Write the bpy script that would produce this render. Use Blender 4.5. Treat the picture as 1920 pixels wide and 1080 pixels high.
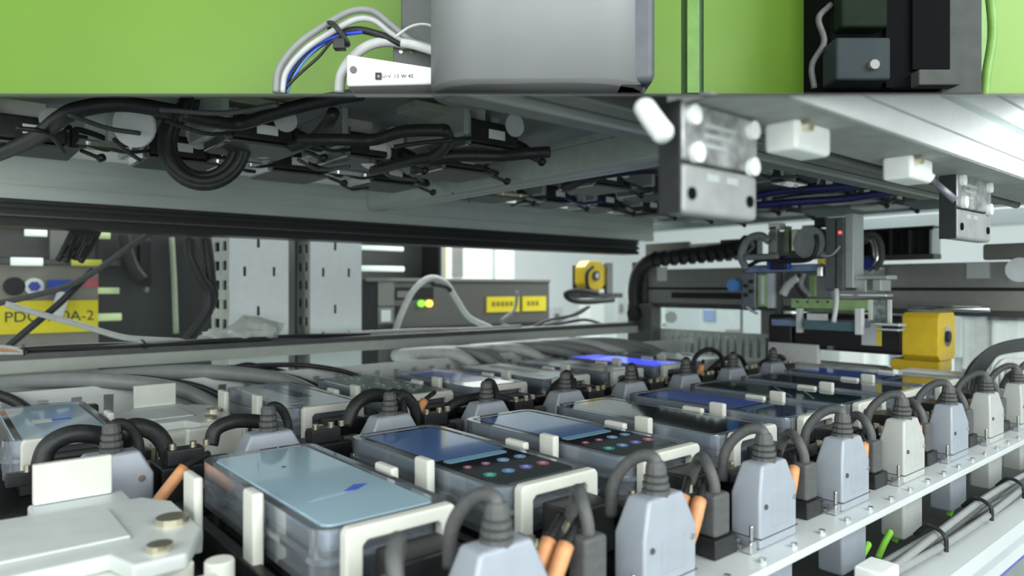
import bpy, bmesh, math, random
from mathutils import Vector, Matrix
random.seed(7)
for o in list(bpy.data.objects): bpy.data.objects.remove(o)
C = bpy.context.scene.collection
K = 0.105                      # metres per modelling unit (1 unit = camera height over the phone tops)
A = math.radians(49.87); S, Co = math.sin(A), math.cos(A)
F, HY = 1298.0, 537.0
# ---------------------------------------------------------------- camera
cd = bpy.data.cameras.new('camera'); cam = bpy.data.objects.new('camera', cd); C.objects.link(cam)
cam.location = (0, 0, 0); cam.rotation_euler = (math.pi/2, 0, A - math.pi/2)
cd.sensor_width = 36; cd.lens = F/1920*36; cd.shift_y = -(540-HY)/1920
cd.clip_start = 0.005; cd.clip_end = 200
cd.dof.use_dof = True; cd.dof.focus_distance = 4.9*K; cd.dof.aperture_fstop = 7.5
bpy.context.scene.camera = cam
# ---------------------------------------------------------------- world and lights
w = bpy.data.worlds.new('world'); bpy.context.scene.world = w; w.use_nodes = True
bg = w.node_tree.nodes['Background']; bg.inputs[0].default_value = (0.86, 0.95, 0.95, 1); bg.inputs[1].default_value = 0.8
def cw(X, Y, z): return (X*S+Y*Co, -X*Co+Y*S, z)
def area(name, pos, target, sx, sy, power, col=(1, 1, 1)):
    l = bpy.data.lights.new(name, 'AREA'); l.shape = 'RECTANGLE'; l.size = sx*K; l.size_y = sy*K; l.energy = power; l.color = col
    o = bpy.data.objects.new(name, l); C.objects.link(o); p = Vector(pos)*K; o.location = p
    o.rotation_euler = (Vector(target)*K-p).to_track_quat('-Z', 'Y').to_euler(); return o
area('factory_lamp_behind', cw(-1.5, -5, 5), cw(0, 4, -1), 7, 3, 2.2, (.95, 1, .98))
area('factory_lamp_right', cw(9, -1, 6), cw(3, 4, -1), 6, 3, 5.0, (.95, 1, 1))
area('bay_fill', cw(.5, 0.5, 6.5), cw(.4, 5.2, 2.1), 4, 1.5, .42, (1, 1, .95))  # unseen fill light added above, aimed at the green panel
area('side_fill_right', cw(8, -4, 3.4), cw(3.5, 5, 0), 8, 4, 8.0, (.97, 1, 1))  # unseen fill added from the right to brighten beam and interior
area('front_fill_low', cw(1.5, -3, -.5), cw(1.2, 6, 1.1), 7, 1.2, 2.6, (.97, 1, .98))  # added fill below camera height, reaches the beams under the sheet
area('side_fill_left', cw(-5, -4, 2.2), cw(-1, 6, -.3), 6, 3, 3.2, (.97, 1, .98))  # unseen fill added from the left to brighten the interior
area('room_lamp_far', (14, 22, 11), (14, 24, -3), 16, 10, 60, (.97, 1, 1))
area('room_lamp_right', (24, 2, 11), (22, 2, -3), 12, 16, 55, (.97, 1, 1))
vs = bpy.context.scene.view_settings
vs.view_transform = 'Standard'; vs.look = 'None'; vs.exposure = 0.06; vs.gamma = 1; vs.use_curve_mapping = False
# ---------------------------------------------------------------- helpers
def ray(px, py):
    X = (px-960)/F; return (X*S+Co, -X*Co+S, (HY-py)/F)
def onz(px, py, z): r = ray(px, py); t = z/r[2]; return (r[0]*t, r[1]*t, z)
def onu(px, py, u): r = ray(px, py); t = u/r[0]; return (u, r[1]*t, r[2]*t)
def onv(px, py, v): r = ray(px, py); t = v/r[1]; return (r[0]*t, v, r[2]*t)
def aty(px, py, Y): X = (px-960)/F; return cw(X*Y, Y, (HY-py)/F*Y)
MATS = {}
def mat(name, col, rough=.5, metal=0, trans=0, emit=0, noise=.12, scale=9, ior=1.45, alpha=1, coat=0, aniso=None, bump=0, spec=.5):
    if name in MATS: return MATS[name]
    m = bpy.data.materials.new(name); m.use_nodes = True; nt = m.node_tree; b = nt.nodes['Principled BSDF']
    c = (*col, 1)
    b.inputs['Roughness'].default_value = rough; b.inputs['Metallic'].default_value = metal
    b.inputs['Transmission Weight'].default_value = trans; b.inputs['IOR'].default_value = ior
    b.inputs['Specular IOR Level'].default_value = spec; b.inputs['Alpha'].default_value = alpha; b.inputs['Coat Weight'].default_value = coat
    if noise and not trans:
        tc = nt.nodes.new('ShaderNodeTexCoord'); n = nt.nodes.new('ShaderNodeTexNoise'); n.inputs['Scale'].default_value = scale/K
        n.inputs['Detail'].default_value = 5
        r = nt.nodes.new('ShaderNodeValToRGB'); r.color_ramp.elements[0].position = .3; r.color_ramp.elements[1].position = .7
        r.color_ramp.elements[0].color = (*[x*(1-noise) for x in col], 1); r.color_ramp.elements[1].color = (*[min(1, x*(1+noise)) for x in col], 1)
        mp = nt.nodes.new('ShaderNodeMapping')
        if aniso: mp.inputs['Scale'].default_value = aniso
        nt.links.new(tc.outputs['Object'], mp.inputs[0]); nt.links.new(mp.outputs[0], n.inputs['Vector'])
        nt.links.new(n.outputs[0], r.inputs[0]); nt.links.new(r.outputs[0], b.inputs['Base Color'])
        if bump:
            bp = nt.nodes.new('ShaderNodeBump'); bp.inputs['Strength'].default_value = bump; bp.inputs['Distance'].default_value = .01*K
            nt.links.new(n.outputs[0], bp.inputs['Height']); nt.links.new(bp.outputs[0], b.inputs['Normal'])
    else: b.inputs['Base Color'].default_value = c
    if emit: b.inputs['Emission Color'].default_value = c; b.inputs['Emission Strength'].default_value = emit
    MATS[name] = m; return m
alu = mat('anodised_aluminium', (.50, .54, .53), .42, .55, noise=.05, scale=2)
alu_bright = mat('bright_aluminium', (.66, .71, .71), .45, .25, noise=.04, scale=2)  # paler, less metallic aluminium
alu_grn = mat('satin_aluminium', (.50, .57, .53), .30, .3, noise=.07, scale=1.2, aniso=(1, 6, 6))
dkmetal = mat('dark_metal', (.10, .105, .105), .45, .5)
steel = mat('polished_steel', (.62, .63, .64), .2, .95, noise=.05)
blk = mat('black_plastic', (.016, .017, .018), .42, noise=.2, scale=20)
blk2 = mat('black_metal', (.03, .03, .032), .38, .3, noise=.2, scale=14)
rub = mat('black_rubber', (.022, .023, .024), .48, noise=.25, scale=25)
rubg = mat('dark_grey_rubber', (.085, .088, .088), .55, noise=.15, scale=25)
gcab = mat('grey_cable_sheath', (.25, .265, .26), .45, noise=.08)
lcab = mat('light_grey_cable_sheath', (.55, .57, .56), .45, noise=.08)
blue = mat('blue_wire', (.02, .06, .62), .4)
orange = mat('orange_sleeve', (.62, .29, .13), .5, noise=.18, scale=12)
cream = mat('cream_plastic', (.70, .71, .64), .45, noise=.05, scale=6)
white = mat('white_plastic', (.76, .79, .77), .4, noise=.04)
hblue = mat('blue_grey_hood', (.33, .365, .41), .42, .15, noise=.05)
hbeige = mat('beige_grey_hood', (.45, .465, .44), .45, .1, noise=.05)
brass = mat('brass', (.72, .66, .50), .25, .9)
green = mat('green_lacquered_panel', (.155, .30, .03), .42, noise=.06, scale=.5)
clear = mat('clear_polycarbonate', (.72, .78, .84), .08, trans=.88, ior=1.42, noise=0, coat=.6)
glass = mat('clear_glass', (.95, 1, 1), .02, trans=1, ior=1.2)
filmy = mat('milky_film', (.72, .76, .76), .35, noise=.05, alpha=.7)
yel = mat('yellow_paint', (.80, .56, .03), .4, noise=.06)
ylab = mat('yellow_label', (.78, .66, .03), .5, noise=.05)
duct = mat('grey_duct_plastic', (.64, .67, .65), .5, noise=.04)
pcbg = mat('green_circuit_board', (.01, .085, .06), .3, noise=.4, scale=25)
jade = mat('green_anodised_plate', (.36, .54, .25), .4, .3)
lblue = mat('blue_grey_anodised', (.22, .29, .44), .35, .4)
bluep = mat('bright_blue_plastic', (.03, .12, .65), .4)
cyan = mat('sky_blue_plastic', (.10, .32, .75), .4)
ltgreen = mat('light_green_tag', (.30, .75, .06), .5)
inkd = mat('dark_ink', (.05, .05, .05), .6, noise=0)
rackg = mat('rack_grey', (.20, .20, .185), .5, .2, noise=.08, scale=2)
rackd = mat('rack_dark', (.055, .06, .058), .4, .3, noise=.15, scale=1)
rackm = mat('rack_mid', (.12, .125, .12), .35, .5, noise=.2, scale=.7)

def bm_(): return bmesh.new()
def box(bm, u0, u1, v0, v1, z0, z1):
    vs_ = [bm.verts.new((x*K, y*K, z*K)) for x in (u0, u1) for y in (v0, v1) for z in (z0, z1)]
    for f in ((0, 1, 3, 2), (4, 6, 7, 5), (0, 4, 5, 1), (2, 3, 7, 6), (0, 2, 6, 4), (1, 5, 7, 3)):
        bm.faces.new([vs_[i] for i in f])
    return bm
def loft(bm, rings, cap=True):
    R = [[bm.verts.new(Vector(p)*K) for p in r] for r in rings]; n = len(R[0])
    for a, b in zip(R, R[1:]):
        for i in range(n): bm.faces.new((a[i], a[(i+1) % n], b[(i+1) % n], b[i]))
    if cap: bm.faces.new(R[0][::-1]); bm.faces.new(R[-1])
    return bm
def rect(cx, cy, w, d, z): return [(cx-w/2, cy-d/2, z), (cx+w/2, cy-d/2, z), (cx+w/2, cy+d/2, z), (cx-w/2, cy+d/2, z)]
def rrect(u0, u1, v0, v1, z, r, n=4):
    P = []
    for cx, cy, a0 in ((u1-r, v0+r, -90), (u1-r, v1-r, 0), (u0+r, v1-r, 90), (u0+r, v0+r, 180)):
        for i in range(n+1):
            a = math.radians(a0+90*i/n); P.append((cx+r*math.cos(a), cy+r*math.sin(a), z))
    return P
def cyl(bm, p0, p1, r, n=14, r2=None):
    p0, p1 = Vector(p0), Vector(p1); r2 = r if r2 is None else r2
    q = (p1-p0).to_track_quat('Z', 'Y')
    rings = [[p+q @ Vector((rr*math.cos(2*math.pi*i/n), rr*math.sin(2*math.pi*i/n), 0)) for i in range(n)] for p, rr in ((p0, r), (p1, r2))]
    return loft(bm, rings)
def spline(P, k=7):
    P = [Vector(p) for p in P]
    if len(P) < 3: return P
    Q = [P[0]*2-P[1]]+P+[P[-1]*2-P[-2]]; out = []
    for i in range(1, len(Q)-2):
        a, b, c, d = Q[i-1:i+3]
        for j in range(k):
            t = j/k; out.append(.5*((2*b)+(c-a)*t+(2*a-5*b+4*c-d)*t*t+(3*b-a-3*c+d)*t**3))
    out.append(P[-1]); return out
def tube(bm, P, r, n=8, k=7, rfun=None):
    Q = spline(P, k); rings = []; nrm = None
    for i, p in enumerate(Q):
        t = (Q[min(i+1, len(Q)-1)]-Q[max(i-1, 0)]).normalized()
        if nrm is None: nrm = t.orthogonal().normalized()
        nrm = (nrm-t*nrm.dot(t)).normalized(); b = t.cross(nrm); rr = rfun(i/(len(Q)-1)) if rfun else r
        rings.append([p+(nrm*math.cos(2*math.pi*j/n)+b*math.sin(2*math.pi*j/n))*rr for j in range(n)])
    return loft(bm, rings)
def fin(o, bevel, smooth):
    if smooth:
        for p in o.data.polygons: p.use_smooth = True
    if bevel:
        m = o.modifiers.new('bevel', 'BEVEL'); m.width = bevel*K; m.segments = 2; m.limit_method = 'ANGLE'; m.angle_limit = .6
        o.data.polygons.foreach_set('use_smooth', [True]*len(o.data.polygons)); 
        wn = o.modifiers.new('wn', 'WEIGHTED_NORMAL'); wn.keep_sharp = True
def mk(name, bm, m, bevel=0, smooth=False):
    bmesh.ops.recalc_face_normals(bm, faces=bm.faces)
    me = bpy.data.meshes.new(name); bm.to_mesh(me); bm.free(); me.materials.append(m)
    o = bpy.data.objects.new(name, me); C.objects.link(o); fin(o, bevel, smooth); return o
WM = {}
def thing(name, label, cat, loc=(0, 0, 0), rot=0, group=None):
    o = bpy.data.objects.new(name, None); C.objects.link(o); o.empty_display_size = .01
    o.location = Vector(loc)*K; o.rotation_euler = (0, 0, rot); o['label'] = label; o['category'] = cat
    if group: o['group'] = group
    WM[o] = Matrix.Translation(o.location) @ Matrix.Rotation(rot, 4, 'Z'); return o
def part(name, bm, m, parent, bevel=0, smooth=False, local=False, label=None, stuff=False):
    if not local: bm.transform(WM[parent].inverted())
    o = mk(name, bm, m, bevel, smooth); o.parent = parent; WM[o] = Matrix(WM[parent])
    if label: o['label'] = label
    if stuff: o['kind'] = 'stuff'
    return o
def parts(name, bm, m, parent, bevel=0, smooth=False, local=False, label=None):
    if not local: bm.transform(WM[parent].inverted())
    seen = set(); out = []
    for v0 in bm.verts:
        if v0 in seen: continue
        isl = []; st = [v0]; seen.add(v0)
        while st:
            q = st.pop(); isl.append(q)
            for e in q.link_edges:
                w_ = e.other_vert(q)
                if w_ not in seen: seen.add(w_); st.append(w_)
        nb = bmesh.new(); mp = {x: nb.verts.new(x.co) for x in isl}; fs = set(f for x in isl for f in x.link_faces)
        for f in fs: nb.faces.new([mp[x] for x in f.verts])
        out.append(part(name, nb, m, parent, bevel, smooth, local=True, label=label))
    bm.free(); return out
def single(name, label, cat, bm, m, bevel=0, smooth=False, group=None, kind=None):
    xs = [v.co.copy() for v in bm.verts]; c = Vector((sum(v.x for v in xs)/len(xs), sum(v.y for v in xs)/len(xs), min(v.z for v in xs)))
    bm.transform(Matrix.Translation(-c)); o = mk(name, bm, m, bevel, smooth); o.location = c
    if kind: o['kind'] = kind
    if label: o['label'] = label
    if cat: o['category'] = cat
    if group: o['group'] = group
    WM[o] = Matrix.Translation(c); return o
def struct(name, bm, m, bevel=0, label=None): return single(name, label, None, bm, m, bevel, kind='structure')
KIDS = {}
def kids(o): return [x for x in bpy.data.objects if x.parent == o]
def dup(o, loc, label=None, group=None, rot=None):
    r = o.copy(); C.objects.link(r); r.location = Vector(loc)*K
    if label: r['label'] = label
    if group: r['group'] = group
    if rot is not None: r.rotation_euler = (0, 0, rot)
    for c in kids(o):
        d = c.copy(); C.objects.link(d); d.parent = r
        for g in kids(c): e = g.copy(); C.objects.link(e); e.parent = d
    return r
def text(name, s, size, M, m, parent):
    cu = bpy.data.curves.new('t', 'FONT'); cu.body = s; cu.size = size*K; cu.extrude = .001*K; cu.align_x = 'CENTER'; cu.align_y = 'CENTER'
    t = bpy.data.objects.new('t', cu); C.objects.link(t); bpy.context.view_layer.update()
    me = bpy.data.meshes.new_from_object(t); bpy.data.objects.remove(t); me.transform(M)
    me.transform(WM[parent].inverted()); me.materials.append(m)
    o = bpy.data.objects.new(name, me); C.objects.link(o); o.parent = parent; return o
def face_minus_v(u, v, z): return Matrix.Translation(Vector((u, v, z))*K) @ Matrix.Rotation(math.pi/2, 4, 'X')

# ================================================================ SETTING
struct('floor', box(bm_(), -40, 60, -30, 60, -13.2, -13), mat('floor_paint', (.35, .42, .38), .4, scale=.3))
struct('wall_back', box(bm_(), -20, 46, 38, 38.4, -13, 12), mat('wall_white', (.66, .70, .70), .7, scale=.3, noise=.03))
struct('wall_right', box(bm_(), 46, 46.4, -20, 38, -13, 12), MATS['wall_white'])
# ---- upper bay: green cabinet panel standing across the view on a thin sloping sheet
TH = A-math.pi/2; Y1 = 5.2; SL = (HY-176)/F
bay = thing('green_cabinet', 'bright green lacquered cabinet back panel with two darker vertical seams', 'cabinet', cw(0, Y1, SL*Y1), TH)
zb = SL*Y1
def L(X0, X1, Y0, Y_1, z0, z1, bm=None):        # box in the bay's own frame
    return box(bm or bm_(), X0, X1, Y0-Y1, Y_1-Y1, z0-zb, z1-zb)
part('panel', L(-4.2, 1.27, Y1, Y1+.12, zb, 3.4), green, bay, local=True)
part('panel', L(1.44, 3.25, Y1, Y1+.12, zb, 3.4), green, bay, local=True)
part('panel', L(3.50, 4.1, Y1, Y1+.12, zb, 3.4), green, bay, local=True)
part('seam_strip', L(1.27, 1.31, Y1+.04, Y1+.12, zb, 3.4), mat('seam_dark_green', (.05, .12, .03), .5), bay, local=True)
part('seam_strip', L(1.31, 1.40, Y1-.03, Y1+.1, zb, 3.4), mat('seam_green', (.17, .34, .07), .4), bay, local=True)
part('seam_strip', L(1.40, 1.44, Y1+.04, Y1+.12, zb, 3.4), mat('seam_blue_green', (.09, .19, .12), .5), bay, local=True)
part('frame_post', L(3.25, 3.5, Y1-.1, Y1+.12, zb, 3.4), mat('seam_green', (.17, .34, .07)), bay, local=True)
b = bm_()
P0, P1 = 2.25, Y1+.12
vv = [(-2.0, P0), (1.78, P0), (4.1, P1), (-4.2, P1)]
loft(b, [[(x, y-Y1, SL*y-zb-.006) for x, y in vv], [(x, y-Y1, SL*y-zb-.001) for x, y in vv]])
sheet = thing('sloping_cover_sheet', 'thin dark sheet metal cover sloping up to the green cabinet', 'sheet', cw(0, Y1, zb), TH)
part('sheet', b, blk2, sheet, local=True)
def bayfoot(y): return SL*y+.002
# grey round-edged housing (soft grey) in the middle of the strip
g = thing('grey_robot_housing', 'large smooth light grey rounded housing in front of the green cabinet', 'housing', cw(.0, 4.3, bayfoot(4.3)), TH)
gz = bayfoot(4.3)
rings = []
for z in (0, .75, 1.5):
    rings.append([(x, y, z) for x, y, _ in rrect(-.5, .82, -.32, .38, 0, .3, 8)])
ghm = mat('grey_cast_housing', (.25, .265, .265), .55, .1, noise=.28, scale=.35)
part('housing_body', loft(bm_(), rings), ghm, g, local=True, smooth=True)
part('side_cover', box(bm_(), .60, .845, -.24, .4, 0, 1.5), mat('dark_blue_grey', (.085, .095, .11), .5), g, bevel=.05, local=True)
part('back_plate', box(bm_(), -.76, -.33, .42, .5, .25, 1.5), mat('grey_back_plate', (.13, .145, .14), .5, noise=.3, scale=1), g, bevel=.02, local=True)
# white sensor module with print
m_ = thing('white_sensor_module', 'white rectangular sensor module with printed code in front of the dark bracket', 'sensor', cw(0, 4.45, bayfoot(4.45)), TH)
def mod(X0, X1, y0, y1, z0, z1): return box(bm_(), X0, X1, y0, y1, z0, z1)
X = lambda px: (px-960)/F*4.3
b = bm_(); z0 = -.045
f4 = [(X(650), -.16), (X(872), -.22), (X(872), .1), (X(650), .1)]
loft(b, [[(x, y, z0 if 0 else .0+.0) for x, y in f4], [(X(650), -.16, .20), (X(872), -.22, .07), (X(872), .1, .09), (X(650), .1, .22)]])
part('module_body', b, white, m_, bevel=.015, local=True)
b = bm_(); cyl(b, (X(664), -.175, .1), (X(664), -.14, .1), .022); part('screw', b, dkmetal, m_, local=True)
b = bm_(); box(b, X(822), X(832), -.24, -.19, .0, .045); part('status_window', b, rackg, m_, local=True)
b = bm_(); box(b, X(845), X(862), -.245, -.2, .0, .075); part('cable_clip', b, gcab, m_, local=True)
b = bm_()
for i in range(3):
    for j in range(3):
        if (i, j) != (1, 1): box(b, X(706)+i*.013, X(706)+i*.013+.011, -.192, -.18, .035+j*.015, .047+j*.015)
parts('printed_mark', b, inkd, m_, local=True)
Mx = WM[m_] @ Matrix.Translation(Vector((X(748), -.197, .052))*K) @ Matrix.Rotation(math.pi/2, 4, 'X')
text('printed_code', 'U-V: 13 W 45', .034, Mx, inkd, m_)
# dark bracket behind the module
b = box(bm_(), X(718), X(860), -.04, .04, .0, .33); br = thing('dark_grey_bracket', 'dark grey angled metal bracket behind the white sensor module', 'bracket', cw(0, 4.7, bayfoot(4.7)), TH)
part('upright_plate', b, mat('grey_back_plate', (.1, .1, .1)), br, local=True, bevel=.01)
b = bm_(); 
for q in range(3): cyl(b, (X(735+22*q), -.05, .27), (X(735+22*q), -.03, .27), .014)
parts('bolt', b, brass, br, local=True)
# cables of the loop
def bayc(name, label, pts, r, m, Y=4.55, group=None, dy=0):
    P = []
    for i, (px, py) in enumerate(pts):
        y = Y+dy*i; P.append(aty(px, py, y))
    return single(name, label, 'cable', tube(bm_(), P, r, 10), m, smooth=True)
bayc('grey_cable', 'outermost thick grey cable arching over the cable tie in front of the green panel', [(517, 174), (523, 130), (558, 84), (612, 46), (660, 21), (700, 22), (735, 48), (775, 78), (830, 92)], .022, gcab, 4.5)
bayc('grey_cable', 'second grey cable just under the outermost arch in front of the green panel', [(528, 174), (536, 134), (572, 92), (626, 57), (668, 36), (702, 38), (735, 62), (770, 80), (830, 100)], .022, lcab, 4.54)
bayc('black_cable', 'thick black cable inside the grey arches, running right to the bracket', [(530, 174), (548, 134), (585, 94), (630, 66), (670, 56), (715, 66), (760, 84), (830, 96)], .024, rub, 4.60)
bayc('blue_wire', 'bright blue wire on the inside of the cable arch', [(532, 174), (540, 140), (562, 108), (598, 82), (640, 66), (680, 60)], .012, blue, 4.56)
bayc('pale_blue_wire', 'second thinner pale blue wire on the inside of the cable arch', [(538, 174), (552, 142), (576, 108), (610, 80), (645, 66)], .009, mat('pale_blue_wire', (.12, .25, .6), .4), 4.58)
bayc('thin_black_cable', 'thin black cable cutting straight across the cable arch to the tie', [(526, 174), (560, 140), (598, 106), (622, 78), (650, 62)], .010, rub, 4.55)
bayc('pale_hose', 'pale grey hose curving up behind the left end of the white sensor module', [(636, 174), (640, 140), (660, 108), (690, 86), (725, 78), (770, 84)], .034, lcab, 4.62)
bayc('thin_grey_wire', 'thin grey wire arching on the right over the dark bracket', [(740, 70), (770, 50), (800, 46), (830, 60)], .009, lcab, 4.4)
bayc('white_cable_end', 'short pale cable end lying across the dark bracket', [(752, 80), (775, 84), (802, 92), (820, 98)], .028, lcab, 4.35)
tie = thing('cable_tie', 'black cable tie cinching the cable arch, with its square lock', 'cable tie', aty(632, 88, 4.45), TH)
for dy_, nm in ((0, 0), (.03, 1)):
    P = [aty(x+nm*4, y, Yq) for x, y, Yq in ((612, 42, 4.52), (622, 44, 4.44), (640, 66, 4.44), (650, 84, 4.48), (640, 82, 4.64), (618, 56, 4.66), (612, 42, 4.56))]
    part('strap', tube(bm_(), P, .012, 6), blk, tie, smooth=True)
part('lock', box(bm_(), -.02, .055, -.03, .03, -.02, .05), blk, tie, bevel=.008, local=True)
# dark equipment column on the right
XR = lambda px, Y=4.6: (px-960)/F*Y
t = thing('black_equipment_column', 'tall black equipment column with a dark teal box at its foot, right of the green panel', 'equipment', cw(0, 4.6, bayfoot(4.6)), TH)
part('column_body', box(bm_(), XR(1545), XR(1762), -.1, .35, 0, 1.5), mat('void_black', (.005, .005, .006), .8, noise=0, spec=.05), t, bevel=.03, local=True)
part('recess', box(bm_(), XR(1690), XR(1758), -.13, -.1, .12, 1.5), mat('void_black', (.004, .004, .005), .6), t, local=True)
part('rail', box(bm_(), XR(1640), XR(1652), -.14, -.1, 0, 1.5), MATS['void_black'], t, local=True)
part('teal_box', box(bm_(), XR(1528), XR(1625), -.3, -.1, 0, .27), mat('dark_teal', (.02, .03, .033), .6, spec=.2), t, bevel=.02, local=True)
b = bm_(); cyl(b, (XR(1592), -.33, .09), (XR(1592), -.29, .09), .03); part('button', b, rackg, t, local=True)
part('upper_box', box(bm_(), XR(1548), XR(1632), -.22, -.1, .36, .9), mat('dark_green_black', (.008, .015, .008), .7, spec=.1), t, bevel=.02, local=True)
part('grey_foot', box(bm_(), XR(1690), XR(1765), -.2, -.1, 0, .1), mat('foot_grey', (.07, .075, .07), .7, spec=.1), t, bevel=.01, local=True)
P = [(XR(1545), -.1, .55), (XR(1520), -.12, .45), (XR(1530), -.12, .3), (XR(1508), -.12, .15), (XR(1512), -.12, .0)]
part('side_hose', tube(bm_(), P, .02), rubg, t, smooth=True, local=True)
t = thing('grey_upright_post', 'flat dark grey upright post to the right of the black equipment column', 'post', cw(0, 4.5, bayfoot(4.5)), TH)
part('post_body', box(bm_(), XR(1766, 4.5), XR(1842, 4.5), 0, .2, 0, 1.6), mat('post_grey', (.055, .06, .057), .6, spec=.2), t, bevel=.01, local=True)
b = tube(bm_(), [(XR(1885, 4.5), .2, 0), (XR(1890, 4.5), .2, .2), (XR(1905, 4.5), .22, .5), (XR(1890, 4.5), .2, .9)], .03)
t2 = thing('green_hose', 'lime green hose hanging at the far right beside the grey post', 'hose', cw(0, 4.5, bayfoot(4.5)), TH); part('hose', b, mat('seam_green', (.1, .3, .05)), t2, smooth=True, local=True)

# ================================================================ UPPER FRAME
def cut(bm, gap=.008):
    n = Vector((-SL*Co, -SL*S, 1)).normalized()
    bmesh.ops.bisect_plane(bm, geom=bm.verts[:]+bm.edges[:]+bm.faces[:], plane_co=Vector((0, 0, -gap*K)), plane_no=n, clear_outer=True)
    e = [x for x in bm.edges if x.is_boundary]
    if e: bmesh.ops.holes_fill(bm, edges=e, sides=0)
    return bm
def profile_u(u0, u1, v0, v1, z0, z1, slots=(), d=.05, face='front'):
    """aluminium extrusion along u; slots: (za,zb) grooves in its front face"""
    pts = [(v0, z0)]
    for a, b2 in sorted(slots): pts += [(v0, a), (v0+d, a), (v0+d, b2), (v0, b2)]
    pts += [(v0, z1), (v1, z1), (v1, z0)]
    return loft(bm_(), [[(u0, v, z) for v, z in pts], [(u1, v, z) for v, z in pts]])
def profile_v(v0, v1, u0, u1, z0, z1, slots=(), d=.05):
    pts = [(u0, z0)]
    for a, b2 in sorted(slots): pts += [(u0, a), (u0+d, a), (u0+d, b2), (u0, b2)]
    pts += [(u0, z1), (u1, z1), (u1, z0)]
    return loft(bm_(), [[(u, v0, z) for u, z in pts], [(u, v1, z) for u, z in pts]])
n = thing('near_aluminium_beam', 'bright white aluminium profile beam crossing the upper right corner, grooved', 'beam', (6, 1.35, .64))
part('profile', cut(profile_u(2.0, 15, 1.174, 1.52, .64, 1.75, slots=((.735, .745), (.88, .925), (1.03, 1.05)), d=.08)), mat('beam_white', (.86, .90, .90), .4, noise=.03), n)
part('underside_strip', cut(box(bm_(), 2.0, 15, 1.18, 1.52, .630, .638)), mat('underside_shade', (.27, .285, .28), .6, .1), n)  # underside of the same profile, its shade put in as darker grey
n = thing('inner_guide_rail', 'dull grey double guide rail running inside behind the hanging door switches', 'rail', (5, 2.3, .75))
part('rail_bar', cut(box(bm_(), 1.6, 6.6, 2.17, 2.32, .75, .93)), mat('dull_grey_metal', (.2, .21, .2), .5, .4), n, bevel=.01)
part('rail_bar', cut(box(bm_(), 1.6, 7.2, 1.86, 1.98, .72, .86)), mat('dull_grey_metal', (.2, .2, .2)), n, bevel=.01)
part('rail_lip', cut(box(bm_(), 1.6, 6.6, 2.12, 2.17, .74, .77)), alu, n)
part('hose', cut(tube(bm_(), [(2.4, 1.68, .70), (4, 1.7, .68), (5.2, 1.7, .70), (7, 1.72, .69)], .035)), rubg, n, smooth=True)
f = thing('far_aluminium_beam', 'long satin aluminium beam across the back with black slide strips below', 'beam', (5, 9.1, .93))
part('profile', profile_u(-3, 11.4, 9, 9.5, .93, 1.42, slots=((1.07, 1.085), (1.26, 1.285)), d=.03), alu_grn, f)
f = thing('black_slide_rail', 'black grooved slide rail directly under the far aluminium beam', 'rail', (5, 9.1, .64))
part('rail_body', profile_u(-3, 10.9, 8.98, 9.4, .64, .93, slots=((.70, .735), (.80, .83), (.87, .885)), d=.05), blk, f)
part('rail_edge', box(bm_(), -3, 10.9, 8.965, 8.98, .745, .76), dkmetal, f)
c = thing('upper_cross_beam', 'green-grey aluminium cross beam running diagonally back between the hanging wiring', 'beam', (4.95, 6, 1.1))
part('profile', profile_v(3.0, 8.99, 4.85, 5.15, 1.14, 1.46, slots=((1.38, 1.39),), d=.02), alu_grn, c, bevel=.008)
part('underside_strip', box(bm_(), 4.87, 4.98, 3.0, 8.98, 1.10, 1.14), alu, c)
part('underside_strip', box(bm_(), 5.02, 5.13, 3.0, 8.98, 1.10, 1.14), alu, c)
c = thing('end_cross_beam', 'dark grey cross beam closing the far right end of the upper frame', 'beam', (12.2, 6, 1.2))
part('profile', profile_v(1.53, 11.0, 12.0, 12.4, 1.2, 1.6, slots=((1.38, 1.40),)), mat('end_beam_grey', (.36, .41, .43), .4, .5), c, bevel=.01)
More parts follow.
